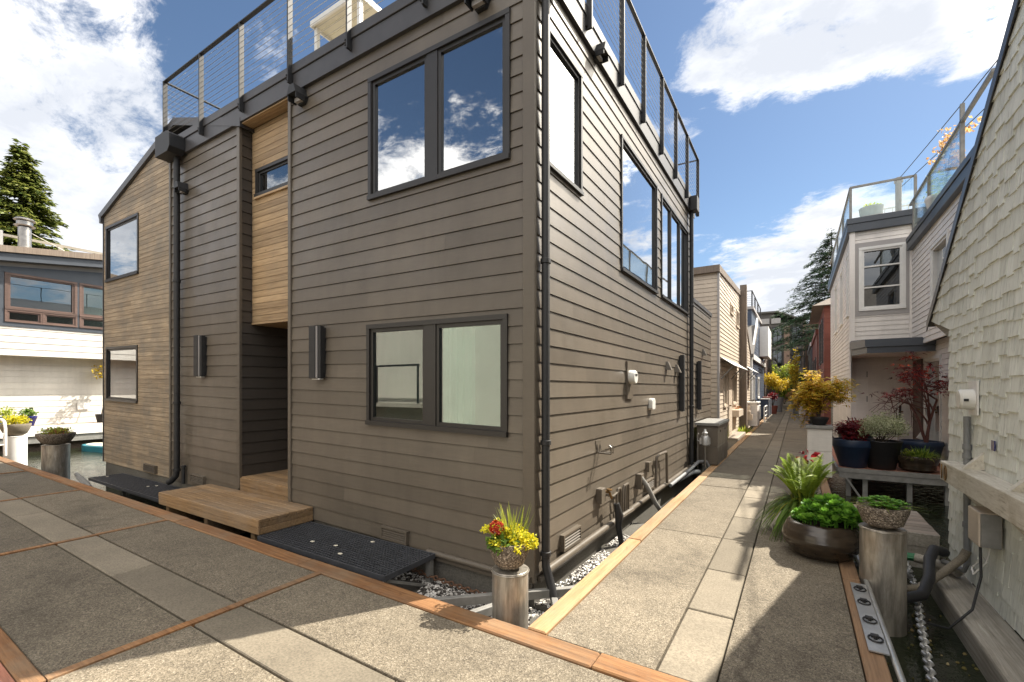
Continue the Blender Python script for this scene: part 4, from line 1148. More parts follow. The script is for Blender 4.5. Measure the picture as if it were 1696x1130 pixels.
t = tubpot(c,.24,.32,.44,"maple_pot","square shouldered navy pot with a tall open red maple by the shingled wall","navypot",.08)
tips = []; b = MB()
for d0,l0 in (((-.32,-.1,1),.78),((-.05,-.05,1),.85),((.12,-.2,1),.7)):
    limb(b,(c[0]+.06,c[1]-.1,c[2]+.40),d0,l0,.028,3,tips,.75,3,.66,-.02)
b.build("branches", M['redbark'], t, smooth=60)
for nm,mt,lo,hi in (("foliage",'L_maroon',0,.8),("scarlet_foliage",'L_red',.8,1.)):
    g = MB(); RR = random.Random(5)
    for p,d in tips:
        if not (lo <= RR.random() < hi) or p.z < 1.35: continue
        for k in range(4):
            u = rdir(); q = p+Vector((u.x,u.y,u.z*.22))*.14; dd = (Vector((u.x,u.y,-.35))).normalized(); n_ = (Vector((0,0,1))+rdir()*.4).normalized(); s_ = dd.cross(n_).normalized(); v_ = R.random()
            for e_,k_ in ((dd,1.),(dd*.6+s_,.8),(dd*.6-s_,.8),(dd*.1+s_,.5),(dd*.1-s_,.5)): leaf_at(g,q,e_,n_,.085*k_,.022,v_,.03)
    g.build(nm, M[mt], t)
# cabinet with the golden maple bowl
t = thing("storage_cabinet", (.33,9.72,0), "cream cabinet with a grey lid at the alley edge under the golden maple", "cabinet")
b = MB(); b.box(.15,.51,9.52,9.92,.02,.45); b.box(.15,.51,9.52,9.92,.458,.85); b.box(.16,.50,9.53,9.91,.44,.47); b.build("body", M['whitelap'], t, bevel=.004, segs=1)
b = MB(); b.box(.13,.53,9.49,9.94,.852,.905); b.build("lid", M['greysteel'], t, bevel=.006)
c = (.33,9.74,.906)
t = tubpot(c,.10,.145,.14,"maple_bowl","small dark bowl with a feathery golden maple on the cream cabinet","blackpot",.03)
tree_in(t,(c[0],c[1],c[2]+.1),1,(.04,0,1),.36,.018,3,15,.068,'L_maple','bark',1.0,.06,4,.6)
c = (1.0,11.5,PZ)
t = tubpot(c,.24,.30,.62,"plant_pot","tall dark pot standing behind the navy maple pot","blackpot",.05)
b = MB(); leaf_cloud(b,(c[0],c[1],c[2]+.7),.28,.25,.10,260,.08,.03,.1); b.build("foliage", M['L_maroon'], t)
# ------------------------------------------------------------------ right hand side
# platform carrying the pots
t = thing("pot_platform", (1.5,10.8,-.38), "grey plank porch deck on legs carrying the row of big pots", "deck")
b = MB()
x = .64
while x < 3.0: b.box(x,x+.135,10.13,13.9,.085,PZ-.003); x += .142
b.build("planks", M['brickred'], t)
b = MB(); b.box(.62,3.0,10.06,10.125,.055,PZ); b.box(.60,.638,10.126,13.9,.0,PZ-.001); b.box(.64,3.,10.07,10.12,-.05,.052); b.build("edge_board", M['greysteel'], t)
for x in (.78,1.02,1.62,2.1):
    b = MB(); b.box(x-.035,x+.035,10.13,10.20,-.6,.083); b.build("leg", M['greysteel'], t)
b = MB(); b.beam((.72,10.09,.0),(.96,10.09,-.4),.05,.03); b.build("brace", M['greysteel'], t)
# small low deck by the shingled house
t = thing("low_deck", (.95,7.0,-.3), "low weathered plank deck between the alley dock and the shingled house", "deck")
b = MB()
for k in range(8): b.box(.44,1.28,6.47+k*.14,6.47+k*.14+.134,-.04,-.004+R.uniform(-.004,.003))
b.build("planks", M['deckwood'], t)
b = MB(); b.box(.44,1.27,6.44,6.466,-.14,-.006); b.box(.44,1.27,6.445,6.466,-.27,-.145); b.box(.45,1.26,6.47,7.56,-.38,-.05); b.build("front_boards", M['oldwood'], t)
# shingled house
SX = 1.34
G_ = thing("shingled_house", (3.2,2.5,-.3), "sage grey wood shingled house with a steep gable at the right edge", "house")
mS = lambda a,z,o: (SX-o, a, z)
low = [(-3,-.2),(6.38,-.2),(6.38,2.15),(-3,2.15)]
gab = [(-1.9,2.15),(6.30,2.15),(7.12,2.34),(2.7,5.72),(-1.95,2.2)]
b = MB()
def shakes(poly, z0, z1, y0, y1):
    ex = .142; k = 0
    z = z0
    while z < z1:
        y = y0 - R.uniform(0,.15)
        while y < y1:
            wd = R.choice((.09,.11,.13,.15,.17,.2,.12,.14)); dz = R.choice((-.032,-.02,0,0,.012,.02,-.01))
            pl = clip(rect(y+.0025,y+wd-.0025,z+dz,z+ex+.03),poly)
            if len(pl) >= 3:
                of = lambda zz: .015*(1-(zz-z-dz)/(ex+.06))+.002
                v_ = R.random(); tilt = R.uniform(-.0025,.0025)
                f = lambda p: mS(p[0],p[1],of(p[1])+tilt*(p[0]-y)/wd)
                n = len(pl)
                b.add([f(p) for p in pl]+[mS(p[0],p[1],-.004) for p in pl],[tuple(range(n))]+[(i,(i+1)%n,n+(i+1)%n,n+i) for i in range(n)],v_)
            y += wd
        z += ex
shakes(low,-.2,2.15,-1.5,6.4); shakes(gab,2.13,5.8,-1.7,7.2)
b.build("shingle_wall", M['shake'], G_)
b = MB(); b.prism(low,mS,-.02,-.10); b.prism(gab,mS,-.02,-.10)
b.prism([(6.38,2.15),(6.30,2.149),(7.12,2.34),(7.12,2.30),(6.40,2.05)],mS,-.019,-.5)
b.box(SX+.1,6,6.30,6.37,-.2,2.14); b.build("gable_backing", M['oldwood'], G_)
b = MB(); b.box(SX+.015,6,6.37,6.385,-.2,2.1); b.build("end_wall", M['shake'], G_)
b = MB()
rk = lambda p0,p1,o0,o1,w: b.prism([p0,p1,(p1[0],p1[1]+w),(p0[0],p0[1]+w)],mS,o0,o1)
rk((7.20,2.285),(2.7,5.73),.02,-4.6,.07); rk((-1.8,2.29),(2.7,5.73),.02,-4.6,.07)
b.build("roof", M['roofshingle'], G_)
b = MB(); rk((7.22,2.235),(2.7,5.695),.034,.026,.11); b.build("rake_board", M['fascia'], G_)
TS = lambda x,y,z: (x+.04,y,z)
# beam with the house number
b = MB(TS); b.box(1.12,1.275,-1.2,5.86,.685,.865); b.box(1.276,1.30,-1.2,5.80,.69,.86); bm = b.build("ledger_beam", M['oldpaint'], G_, bevel=.006, segs=1)
for y in (5.35,4.35,3.2):
    b = MB(TS); b.prism([(1.298,.866),(1.16,.866),(1.298,1.02)],lambda a,z,o:(a,y+o,z),-.03,.03); b.build("upper_bracket", M['oldpaint'], bm)
    b = MB(TS); b.prism([(1.298,.684),(1.298,.50),(1.15,.684)],lambda a,z,o:(a,y+o,z),-.03,.03); b.build("lower_bracket", M['oldpaint'], bm)
cu = bpy.data.curves.new("num",'FONT'); cu.body = "10"; cu.size = .20; cu.extrude = .003; cu.space_character = 1.2
tmp = bpy.data.objects.new("tmpnum",cu); COL.objects.link(tmp); dg = bpy.context.evaluated_depsgraph_get()
me = bpy.data.meshes.new_from_object(tmp.evaluated_get(dg)); bpy.data.objects.remove(tmp)
# text x runs towards -Y (left to right seen from the alley), text y up
for v in me.vertices:
    x,y,z = v.co; w_ = (1.153-z, 5.83-x, .705+y); o_ = ORG[G_.name]; v.co = (w_[0]-o_.x, w_[1]-o_.y, w_[2]-o_.z)
me.materials.clear(); me.materials.append(M['brass'])
num = bpy.data.objects.new("house_number",me); COL.objects.link(num); num.parent = bm; ORG[num.name] = ORG[G_.name]
b = MB(TS)
b.box(1.268,1.279,5.42,5.66,1.32,1.62); mt = b.build("electric_meter", M['white'], G_)
vs = []; g = MB(TS)
for o,rr in ((1.267,.092),(1.185,.088),(1.172,.074)):
    for j in range(20):
        a = 2*math.pi*j/20; vs.append((o,5.53+rr*math.cos(a),1.455+rr*math.sin(a)))
g.add(vs,[(i*20+j,i*20+(j+1)%20,(i+1)*20+(j+1)%20,(i+1)*20+j) for i in range(2) for j in range(20)]+[tuple(40+j for j in range(20))]); g.build("meter_dial", M['whiteplastic'], mt, smooth=40)
g = MB(TS); g.box(1.19,1.22,5.434,5.442,1.44,1.462); g.build("meter_display", M['black'], mt)
b = MB(TS); b.tube([(1.255,5.64,1.30),(1.255,5.64,.6),(1.255,5.64,.10),(1.25,5.62,-.02),(1.22,5.56,-.07),(1.12,5.75,-.07)],.024,10)
for z in (1.0,.92,.3): b.lathe([(.03,0),(.032,.01),(.03,.05)],(1.255,5.64,z),10)
b.build("conduit", M['greyplastic'], G_, smooth=40)
b = MB(TS); b.box(1.14,1.272,4.86,5.12,.33,.60); jb = b.build("junction_box", M['tanlap'], G_, bevel=.01)
g = MB(TS); g.box(1.15,1.26,4.835,4.858,.34,.59); g.build("hinge", M['greysteel'], jb)
b = MB(TS); b.tube([(1.23,4.95,.33),(1.2,4.93,.2),(1.14,4.98,.08),(1.16,5.1,.1),(1.2,5.0,.22),(1.21,4.94,.2)],.006,6); b.build("cable", M['whiteplastic'], jb)
b = MB(TS); b.box(1.268,1.275,5.02,5.09,1.06,1.14); b.build("purple_tag", M['cobalt'], G_)
cab = MB(); cab.tube([(1.2,4.9,.34),(1.2,4.88,.1),(1.12,4.75,-.12),(.98,4.7,-.28),(.85,4.85,-.33)],.009,7)
tag(cab.build("power_cable", M['rubber'], smooth=60),"black cable looping from the junction box down into the water","cable")
tb = MB(); tb.box(1.06,1.33,-1.5,5.95,-.6,-.19); tag(tb.build("float_log", M['oldwood'], bevel=.02), "silvered square float log along the foot of the shingled wall","timber")
# pipes and hoses between alley dock and shingled house
b = MB(); b.tube([(.44,5.22,-.075),(.80,5.15,-.08),(.83,5.2,-.08),(.80,5.5,-.08),(.79,5.8,-.08)],.032,12); tag(b.build("drain_pipe", M['greyplastic'], smooth=50),"straight grey pipe with an elbow beside the mossy pile","pipe")
b = MB(); b.tube([(.44,4.90,-.10),(.70,4.9,-.12),(.85,4.98,-.11),(1.08,5.36,-.06),(1.24,5.52,.05),(1.27,5.53,.12)],.033,12); tag(b.build("drain_pipe", M['conc'], smooth=50),"pale dirty pipe curving up from the alley to the shingled wall","pipe")
b = MB(); b.tube([(.52,4.80,-.15),(.70,4.78,-.16),(.86,4.9,-.13),(.95,5.15,-.06),(1.0,5.42,.02),(1.08,5.68,.05),(1.18,5.8,.0)],.042,12); tag(b.build("black_hose", M['rubber'], smooth=50),"fat black foam hose bending over the pale pipe","hose")
b = MB()
for k in range(15): b.lathe([(.04,-.008),(.046,0),(.04,.008)],(.80+.012*k,5.92,-.12),12)
b.tube([(.78,5.92,-.12),(.985,5.92,-.12)],.038,12)
tag(b.build("ribbed_hose", M['greenplastic'], smooth=50),"short green ribbed hose behind the mossy pile","hose")
b = MB(); b.tube([(.986,5.92,-.12),(1.1,5.88,-.13),(1.25,5.68,-.13)],.045,12); tag(b.build("drain_pipe", M['oldwood'], smooth=50),"stubby tan pipe end joined to the green hose","pipe")

# white house
Wh = thing("white_house", (3.5,15,-.3), "pale two storey house with narrow lap siding, white windows and a glass railed roof deck", "house")
mA = lambda a,z,o: (a, 13.1-o, z)           # upper front
mB = lambda a,z,o: (1.06-o, a, z)           # alley side
mC_ = lambda a,z,o: (2.13-o, a, z)          # side wing upper
e2 = .105
b = MB()
boards(b,mA,rect(1.06,2.13,2.45,5.18),[(1.20,2.03,3.33,4.79)],2.45,e2,.010)
boards(b,lambda a,z,o:(a,13.95-o,z),rect(1.13,2.32,.1,2.5),(),.1,e2,.008)
b.build("front_wall", M['pinklap'], Wh)
b = MB()
boards(b,mB,rect(13.1,20.6,1.72,5.18),[(13.55,14.05,3.3,4.85),(15.2,16.1,3.3,4.85),(17.2,18.2,3.3,4.85)],1.7,e2,.010)
boards(b,lambda a,z,o:(1.13-o,a,z),rect(13.95,20.6,-.2,1.72),(),-.2,e2,.008)
b.build("alley_wall", M['pinklap'], Wh)
b = MB()
boards(b,mC_,rect(8.0,13.1,2.45,4.58),[(10.2,11.35,2.9,4.2)],2.45,e2,.010)
boards(b,lambda a,z,o:(2.32-o,a,z),rect(8.0,13.95,.1,2.5),[(11.6,12.9,.35,2.2)],.1,e2,.008)
b.build("wing_wall", M['pinklap'], Wh)
window(Wh,mA,1.20,2.03,3.33,4.79,[(1.30,1.93)],M['white'],M['glassD'],None,.06,.03,.05,.04,zs=(3.86,4.34))
b = MB(); b.mbox(mA,1.12,1.197,3.22,4.90,.0,.02); b.mbox(mA,2.033,2.10,3.22,4.90,0,.02); b.mbox(mA,1.197,2.033,4.793,4.90,0,.02); b.mbox(mA,1.197,2.033,3.22,3.327,0,.02); b.build("window_trim", M['greytrim'], Wh)
for a,c_ in ((13.55,14.05),(15.2,16.1),(17.2,18.2)): window(Wh,mB,a,c_,3.3,4.85,[(a+.1,c_-.1)],M['white'],M['glassD'],None,.06,.03,.05,.04)
window(Wh,mC_,10.2,11.35,2.9,4.2,[(10.3,11.25)],M['white'],M['glassD'],None,.06,.03,.05,.04)
window(Wh,lambda a,z,o:(2.32-o,a,z),11.6,12.9,.35,2.2,[(11.7,12.8)],M['white'],M['glassL'],None,.06,.03,.05,.04)
b = MB(); b.mbox(lambda a,z,o:(2.32-o,a,z),13.05,13.85,.12,2.2,.012,.05); dr = b.build("door", M['brownlap'], Wh)
b = MB(); b.tube([(2.27,13.15,1.1),(2.22,13.15,1.1)],.022,10); b.build("handle", M['brass'], dr)
b = MB(); b.mbox(lambda a,z,o:(a,13.95-o,z),1.45,2.18,.13,2.1,.010,.022); sdr = b.build("door", M['pinklap'], Wh, label="siding clad shed door")
b = MB()
for z in (.5,1.3,1.9): b.mbox(lambda a,z_,o:(a,13.95-o,z_),1.43,1.448,z-.07,z+.07,.01,.03)
b.build("hinge", M['greysteel'], sdr)
b = MB(); b.lathe([(.03,0),(.035,.02),(.0,.03)],(2.08,13.90,1.0),12); b.build("handle", M['brass'], sdr)
b = MB()
b.box(1.03,1.058,13.06,13.16,1.72,5.18); b.box(2.09,2.128,13.05,13.088,2.45,4.6); b.box(1.05,1.13,13.045,13.086,2.45,5.18); b.build("corner_trim", M['pinklap'], Wh)
b = MB()
b.box(.98,2.18,13.0,13.14,5.16,5.34); b.box(.97,2.2,12.98,13.15,5.343,5.47); b.box(.98,1.09,13.141,20.7,5.16,5.34); b.box(.97,1.10,13.151,20.72,5.343,5.47)
b.box(2.03,2.14,8,12.98,4.56,4.72); b.box(2.01,2.15,8,12.97,4.723,4.82); b.build("roof_fascia", M['bluetrim'], Wh, bevel=.004, segs=1)
b = MB(); b.box(1.1,6,13.16,20.6,5.2,5.30); b.box(2.16,6,8,13.1,4.6,4.70); b.box(5.9,6,8,20.6,-.2,5.2); b.box(1.07,6,20.6,20.66,-.2,5.2); b.build("roof_slab", M['greysteel'], Wh)
b = MB(); b.box(1.10,5.8,13.3,13.36,2.7,5.1); b.box(3.0,3.06,8.2,13.2,2.6,4.5); b.box(3.0,3.06,10,13.4,.2,2.4); b.build("interior_room", M['room'], Wh)
# porch roof
b = MB()
b.add([(1.07,12.75,2.30),(1.25,12.05,2.30),(3.2,12.05,2.30),(3.2,13.9,2.30),(1.07,13.9,2.30),(1.07,12.75,2.33),(1.25,12.05,2.33),(3.2,12.05,2.33),(3.2,13.9,2.33),(1.07,13.9,2.33)],[(4,3,2,1,0),(5,6,7,8,9),(0,1,6,5),(1,2,7,6)])
b.build("porch_soffit", M['pinklap'], Wh)
b = MB()
for z0,z1,o in ((2.295,2.42,0),(2.423,2.58,.035)):
    p = [(1.04-o,12.76),(1.24-o,12.02-o),(3.2,12.02-o),(3.2,12.07),(1.26,12.07),(1.09,12.78)]
    b.add([(x,y,z0) for x,y in p]+[(x,y,z1) for x,y in p],[(0,1,4,5),(1,2,3,4),(11,10,7,6),(10,9,8,7),(0,6,7,1),(1,7,8,2),(3,9,10,4),(4,10,11,5),(5,11,6,0)])
b.build("porch_fascia", M['bluetrim'], Wh)
b = MB(); b.add([(1.0,12.8,2.583),(1.2,12.0,2.583),(3.2,12.0,2.583),(3.2,13.09,2.66),(1.06,13.09,2.66)],[(0,1,2,3,4)]); b.build("porch_roof", M['roofshingle'], Wh)
# glass railing
b = MB()
def rp(x,y,z0,z1): b.box(x-.025,x+.025,y-.025,y+.025,z0,z1)
b.box(1.03,2.2,13.0,13.05,6.17,6.21); b.box(1.02,1.07,13.06,20.6,6.17,6.21); b.box(2.06,2.11,8,12.95,5.52,5.56)
rl = b.build("roof_railing", M['greysteel'], Wh)
for x,y,z0,z1 in ((1.045,13.03,5.2,6.169),(2.18,13.03,4.6,6.169),(1.045,15,5.4,6.169),(1.045,17,5.4,6.169),(1.045,19,5.4,6.169),(2.085,12.6,4.75,5.519),(2.085,11.3,4.75,5.519),(2.085,9.3,4.75,5.8)):
    b = MB(); rp(x,y,z0,z1); b.build("post", M['greysteel'], rl)
for q in ((1.08,2.15,13.02,13.03,5.5,6.15),(1.04,1.05,13.06,14.96,5.5,6.15),(1.04,1.05,15.04,16.96,5.5,6.15),(1.04,1.05,17.04,18.96,5.5,6.15),(2.08,2.09,11.34,12.56,4.84,5.5),(2.08,2.09,9.34,11.26,4.84,5.5)):
    b = MB(); b.box(*q); b.build("glass_panel", M['glassR'], rl)
b = MB()
b.box(1.7,3.4,14.5,14.53,5.33,5.36); b.box(1.7,3.4,14.5,14.53,6.02,6.05)
for k in range(12): b.box(1.7+.15*k-.008,1.7+.15*k+.008,14.505,14.525,5.36,6.02)
tag(b.build("picket_railing", M['white']),"white picket railing across the pale house's roof deck","railing")
t = thing("roof_pole", (1.98,13.6,5.3),"pale grey pole with wires on the pale house's roof","pole")
b = MB(); b.tube([(1.98,13.6,5.3),(1.98,13.6,6.42)],.06,10); b.build("pole", M['greytrim'], t, smooth=40)
b = MB(); b.box(1.9,2.06,13.58,13.62,6.30,6.36); b.build("crossarm", M['greytrim'], t)
for i,(p0,p1,l) in enumerate((((1.98,13.6,6.38),(3.09,3.6,6.5),"upper overhead wire running from the roof pole over the shingled house"),((2.03,13.6,6.2),(3.5,3.8,6.05),"lower overhead wire running from the roof pole behind the shingled gable"))):
    b = MB(); p0=Vector(p0); p1=Vector(p1); b.tube([p0.lerp(p1,k/12)-Vector((0,0,.12*math.sin(math.pi*k/12))) for k in range(13)],.008,5)
    tag(b.build("overhead_wire", M['black']),l,"wire")
for (x,y,z,l) in ((1.48,13.55,5.31,"white two tier roof planter with a low green plant on the pale house"),(2.35,12.0,4.71,"white round roof planter behind the glass rail of the lower roof")):
    t = thing("roof_planter",(x,y,z),l,"planter")
    b = MB(); b.lathe([(.17,0),(.19,.24),(.19,.26)],(x,y,z),24); b.build("base", M['white'], t, smooth=40)
    b = MB(); b.lathe([(.21,.262),(.24,.50),(.225,.50),(.21,.46)],(x,y,z),24); b.lathe([(.21,.47),(0,.48)],(x,y,z),16); b.build("bowl", M['white'], t, smooth=40)
    b = MB(); leaf_cloud(b,(x,y,z+.52),.18,.18,.08,180,.05,.03,.1); b.build("foliage", M['L_lime'], t)
c = (2.3,11.3,4.71)
t = tubpot(c,.2,.28,.4,"maple_pot","white roof pot with a peach leaved maple high above the shingled gable","white",.06)
tips = []; b = MB(); limb(b,(c[0],c[1],c[2]+.38),(-.02,0,1),.62,.018,3,tips,.45,3,.55,.15); b.build("branches", M['bark'], t)
g = MB()
for p,d in tips:
    for k in range(5): leaf_at(g,p+rdir()*.10,rdir(),rdir(),.08,.05)
g.build("foliage", M['L_peach'], t)
g = MB(); leaf_cloud(g,(c[0]-.05,c[1],c[2]+.6),.25,.2,.3,220,.06,.035,.1); g.build("lime_foliage", M['L_lime'], t)
# things on the porch
t = thing("folding_chairs",(2.1,12.3,PZ),"two folded white slatted chairs leaning at the porch corner","chair")
for k,(x,y) in enumerate(((1.84,12.1),(1.97,12.25))):
    b = MB()
    for i in range(3):
        p0 = Vector((x+.11*i*.9,y,PZ+.05+.19*i)); dx = Vector((.095,0,.165))
        a = Vector((.30,0,-.11))
        b.add([p0,p0+a,p0+a+dx,p0+dx,p0+Vector((0,.03,0)),p0+a+Vector((0,.03,0)),p0+a+dx+Vector((0,.03,0)),p0+dx+Vector((0,.03,0))],[(0,1,2,3),(7,6,5,4),(0,4,5,1),(1,5,6,2),(2,6,7,3),(3,7,4,0)])
    b.build("slatted_back", M['white'], t)
t = thing("broom",(2.05,13.6,PZ),"dark broom with a pale handle leaning beside the shed door","broom")
b = MB(); b.tube([(1.93,13.5,PZ+.1),(2.02,13.85,1.42)],.014,8); b.build("handle", M['white'], t)
b = MB(); b.beam((1.95,13.55,.5),(2.03,13.86,1.15),.08,.04); b.build("head", M['black'], t)
t = thing("garden_bag",(1.72,11.6,PZ),"crumpled white and teal garden bag behind the black pot","bag")
b = MB(); b.lathe([(.18,0),(.2,.15),(.17,.28),(.1,.36)],(1.72,11.6,PZ),12,None,lambda a,z:1+.12*math.sin(3*a+z*20)); b.build("sack", M['white'], t, smooth=60)
b = MB(); b.lathe([(.19,.0),(.21,.10),(.19,.14)],(1.50,11.5,PZ+.18),12,None,lambda a,z:1+.12*math.sin(4*a)); b.build("liner", M['teal'], t, smooth=60)
# ------------------------------------------------------------------ left of the alley, further houses
ub = thing("utility_box", (-1.54,10.6,0), "dark grey utility cabinet with a lid standing where the alley meets the taupe house", "utility box")
b = MB(); b.box(-1.74,-1.345,9.87,11.38,.02,.38); b.box(-1.74,-1.345,9.87,11.38,.386,.80); b.box(-1.73,-1.355,9.88,11.37,.37,.40); b.build("cabinet", M['taupe'], ub, bevel=.006)
b = MB(); b.box(-1.78,-1.31,9.82,11.42,.803,.86); b.build("lid", M['greysteel'], ub, bevel=.006)
for y in (10.2,10.9):
    b = MB(); b.box(-1.344,-1.335,y-.02,y+.02,.66,.70); b.build("latch", M['black'], ub)
gm = thing("gas_meter", (-1.56,9.62,0), "galvanised gas meter with pipes in front of the dark utility cabinet", "gas meter")
b = MB(); b.lathe([(.07,0),(.09,.02),(.09,.16),(.07,.2)],(-1.54,9.6,.42),16); b.lathe([(.05,0),(.055,.06),(.03,.09),(.02,.13)],(-1.54,9.6,.62),12); b.box(-1.63,-1.45,9.53,9.67,.46,.58); b.build("meter_body", M['galv'], gm, smooth=40)
b = MB(); b.tube([(-1.54,9.6,.42),(-1.54,9.6,-.3)],.018,8); b.tube([(-1.63,9.6,.5),(-1.68,9.6,.52),(-1.68,9.6,.64),(-1.66,9.6,.66)],.016,8); b.tube([(-1.68,9.62,.6),(-1.69,9.66,-.2)],.016,8); b.build("pipe", M['steel'], gm, smooth=40)

TX = -1.84
mT = lambda a,z,o: (TX+o,a,z)
TH = thing("tan_house",(-4,18,-.3),"tan lap sided house with glass awnings on the left of the alley","house")
b = MB(); boards(b,lambda a,z,o:(a,13.6-o,z),rect(-7,TX,-.2,4.78),(),-.2,.12,.012); b.build("front_wall", M['tanlap'], TH)
ops = [(14.5,15.25,1.0,2.05),(16.7,17.9,1.0,2.05),(16.1,16.85,3.98,4.34),(17.75,18.6,3.75,4.38),(20.9,21.7,1.1,2.0)]
b = MB(); boards(b,mT,[(13.6,-.2),(23.45,-.2),(23.45,3.15),(19.7,5.10),(13.6,4.78)],ops,-.2,.12,.014); b.build("alley_wall", M['tanlap'], TH)
for o in ops: window(TH,mT,*o,[(o[0]+.1,o[1]-.1)],M['tanlap'],M['glassD'],None,.06,.04,.05,.04)
b = MB(); b.prism([(13.5,4.76),(19.7,5.08),(19.7,5.26),(13.5,4.95)],mT,.05,-.05); b.box(-7,TX+.052,13.48,13.6,4.76,4.95); b.prism([(19.68,5.24),(23.5,3.26),(23.5,3.12),(19.68,5.10)],mT,.05,-.2); b.build("roof_trim", M['taupewood'], TH)
b = MB(); b.prism([(13.6,4.80),(19.7,5.12),(23.45,3.16),(23.45,3.10),(19.7,5.02),(13.6,4.70)],mT,-.06,-5); b.box(-7,TX-.02,23.4,23.45,-.2,3.1); b.build("roof", M['roofshingle'], TH)
b = MB(); b.box(TX-.02,TX+.035,13.56,13.64,-.2,4.76); b.build("corner_trim", M['greytrim'], TH)
b = MB(); b.box(TX+.016,TX+.24,19.0,19.28,-.2,5.45); b.build("pilaster", M['taupewood'], TH)
b = MB(); b.box(TX+.016,TX+.05,15.5,16.3,.05,2.12); d_ = b.build("door", M['tanlap'], TH)
b = MB(); b.lathe([(.03,0),(.03,.04)],(TX+.08,15.6,1.),10); b.build("handle", M['brass'], d_)
for (y0,y1,z) in ((13.85,18.2,2.44),(20.6,23.4,2.5)):
    b = MB(); b.add([(TX+.02,y0,z),(TX+.02,y1,z),(TX+.36,y1,z-.24),(TX+.36,y0,z-.24),(TX+.02,y0,z+.012),(TX+.02,y1,z+.012),(TX+.36,y1,z-.228),(TX+.36,y0,z-.228)],[(0,3,2,1),(4,5,6,7),(0,1,5,4),(1,2,6,5),(2,3,7,6),(3,0,4,7)])
    a_ = b.build("awning", M['galv'], TH)
    for y in (y0+.1,(y0+y1)/2,y1-.1):
        g = MB(); g.tube([(TX+.02,y,z-.62),(TX+.34,y,z-.25)],.018,6); g.build("brace", M['greysteel'], a_)
for (y0,y1) in ((16.6,18.0),(20.7,21.9)):
    b = MB(); b.box(TX+.016,TX+.22,y0,y1,.62,.84); fb = b.build("flower_box", M['tanlap'], TH)
    g = MB(); leaf_cloud(g,(TX+.12,(y0+y1)/2,.88),.08,.5,.07,90,.06,.03,.1); g.build("flowers", M['L_mix'], fb)
t = thing("plank_stoop",(-1.66,16.3,-.1),"low plank stoop between the tan house and the alley dock","step")
b = MB()
for k in range(5): b.box(-1.83+.066*k,-1.83+.066*k+.06,15.1,17.5,.02,.06)
b.build("planks", M['deckwood'], t)
b = MB(); b.box(-1.83,-1.5,15.12,17.48,-.3,.019); b.build("riser", M['oldwood'], t)
b = MB(); blades(b,(-1.72,12.6,.1),140,.75,.25,.5,.03,1,.2); tag(b.build("iris_clump", M['L_lime']),"clump of bright green sword leaves behind the dark utility cabinet","plant")
b = MB(); blades(b,(-1.66,18.6,-.1),90,.4,.25,.7,.03,1,.3); tag(b.build("grass_clump", M['L_lime']),"low green grass clump at the foot of the tan house's wooden pilaster","plant")
t = thing("wooden_cabinet",(-1.58,21.6,0),"cream wood clad cabinet with a gravel top beyond the tan pilaster","utility box")
b = MB(); boards(b,lambda a,z,o:(a,21.0-o,z),rect(-1.78,-1.38,.02,.95),(),.02,.13,.006); b.box(-1.78,-1.38,21.01,22.3,.02,.95); b.build("body", M['pinklap'], t)
b = MB(); b.box(-1.82,-1.34,20.95,22.35,.952,1.0); b.build("lid", M['white'], t)
b = MB(); leaf_cloud(b,(-1.58,21.5,1.03),.2,.4,.05,120,.05,.03,.1); b.build("gravel_top", M['bark'], t)
b = MB(); b.tube([(-1.7,20.6,-.2),(-1.7,20.6,.5),(-1.62,20.6,.6)],.03,8); b.box(-1.76,-1.52,20.55,20.7,.28,.52); b.lathe([(.07,0),(.08,.1),(.05,.16)],(-1.66,20.6,.52),12)
tag(b.build("gas_meter", M['tanlap']),"tan painted gas meter in front of the cream cabinet","gas meter")
b = MB()
for x in (-1.6,-1.3): b.tube([(x,24.2,.0),(x,24.2,.62),(x,24.3,.7),(x,26.2,.7),(x,26.3,.6),(x,26.3,0)],.03,6)
for z in (.25,.45): b.tube([(-1.3,24.2,z),(-1.3,26.3,z)],.02,6)
tag(b.build("bike_rack", M['white']),"white tube rack between cream cabinet and navy bins","rack")
for i,(y,m_,l) in enumerate(((28.6,'navylap',"nearest navy bin with a pale edge by the navy house"),(30.6,'navylap',"navy bin with a red rim behind the nearest one"))):
    t = thing("storage_bin",(-1.45,y,0),l,"bin","navy bins by the navy house")
    b = MB(); b.box(-1.7,-1.3,y-.5,y+.6,.02,.95+.06*i); b.build("body", M[m_], t, bevel=.02)
    b = MB(); b.box(-1.72,-1.28,y-.53,y+.63,.953+.06*i,1.0+.06*i); b.build("lid", M['greytrim' if i==0 else 'redlap'], t)
    b = MB(); b.box(-1.299,-1.285,y-.5,y-.42,.03,.94); b.build("corner_strip", M['white'], t)

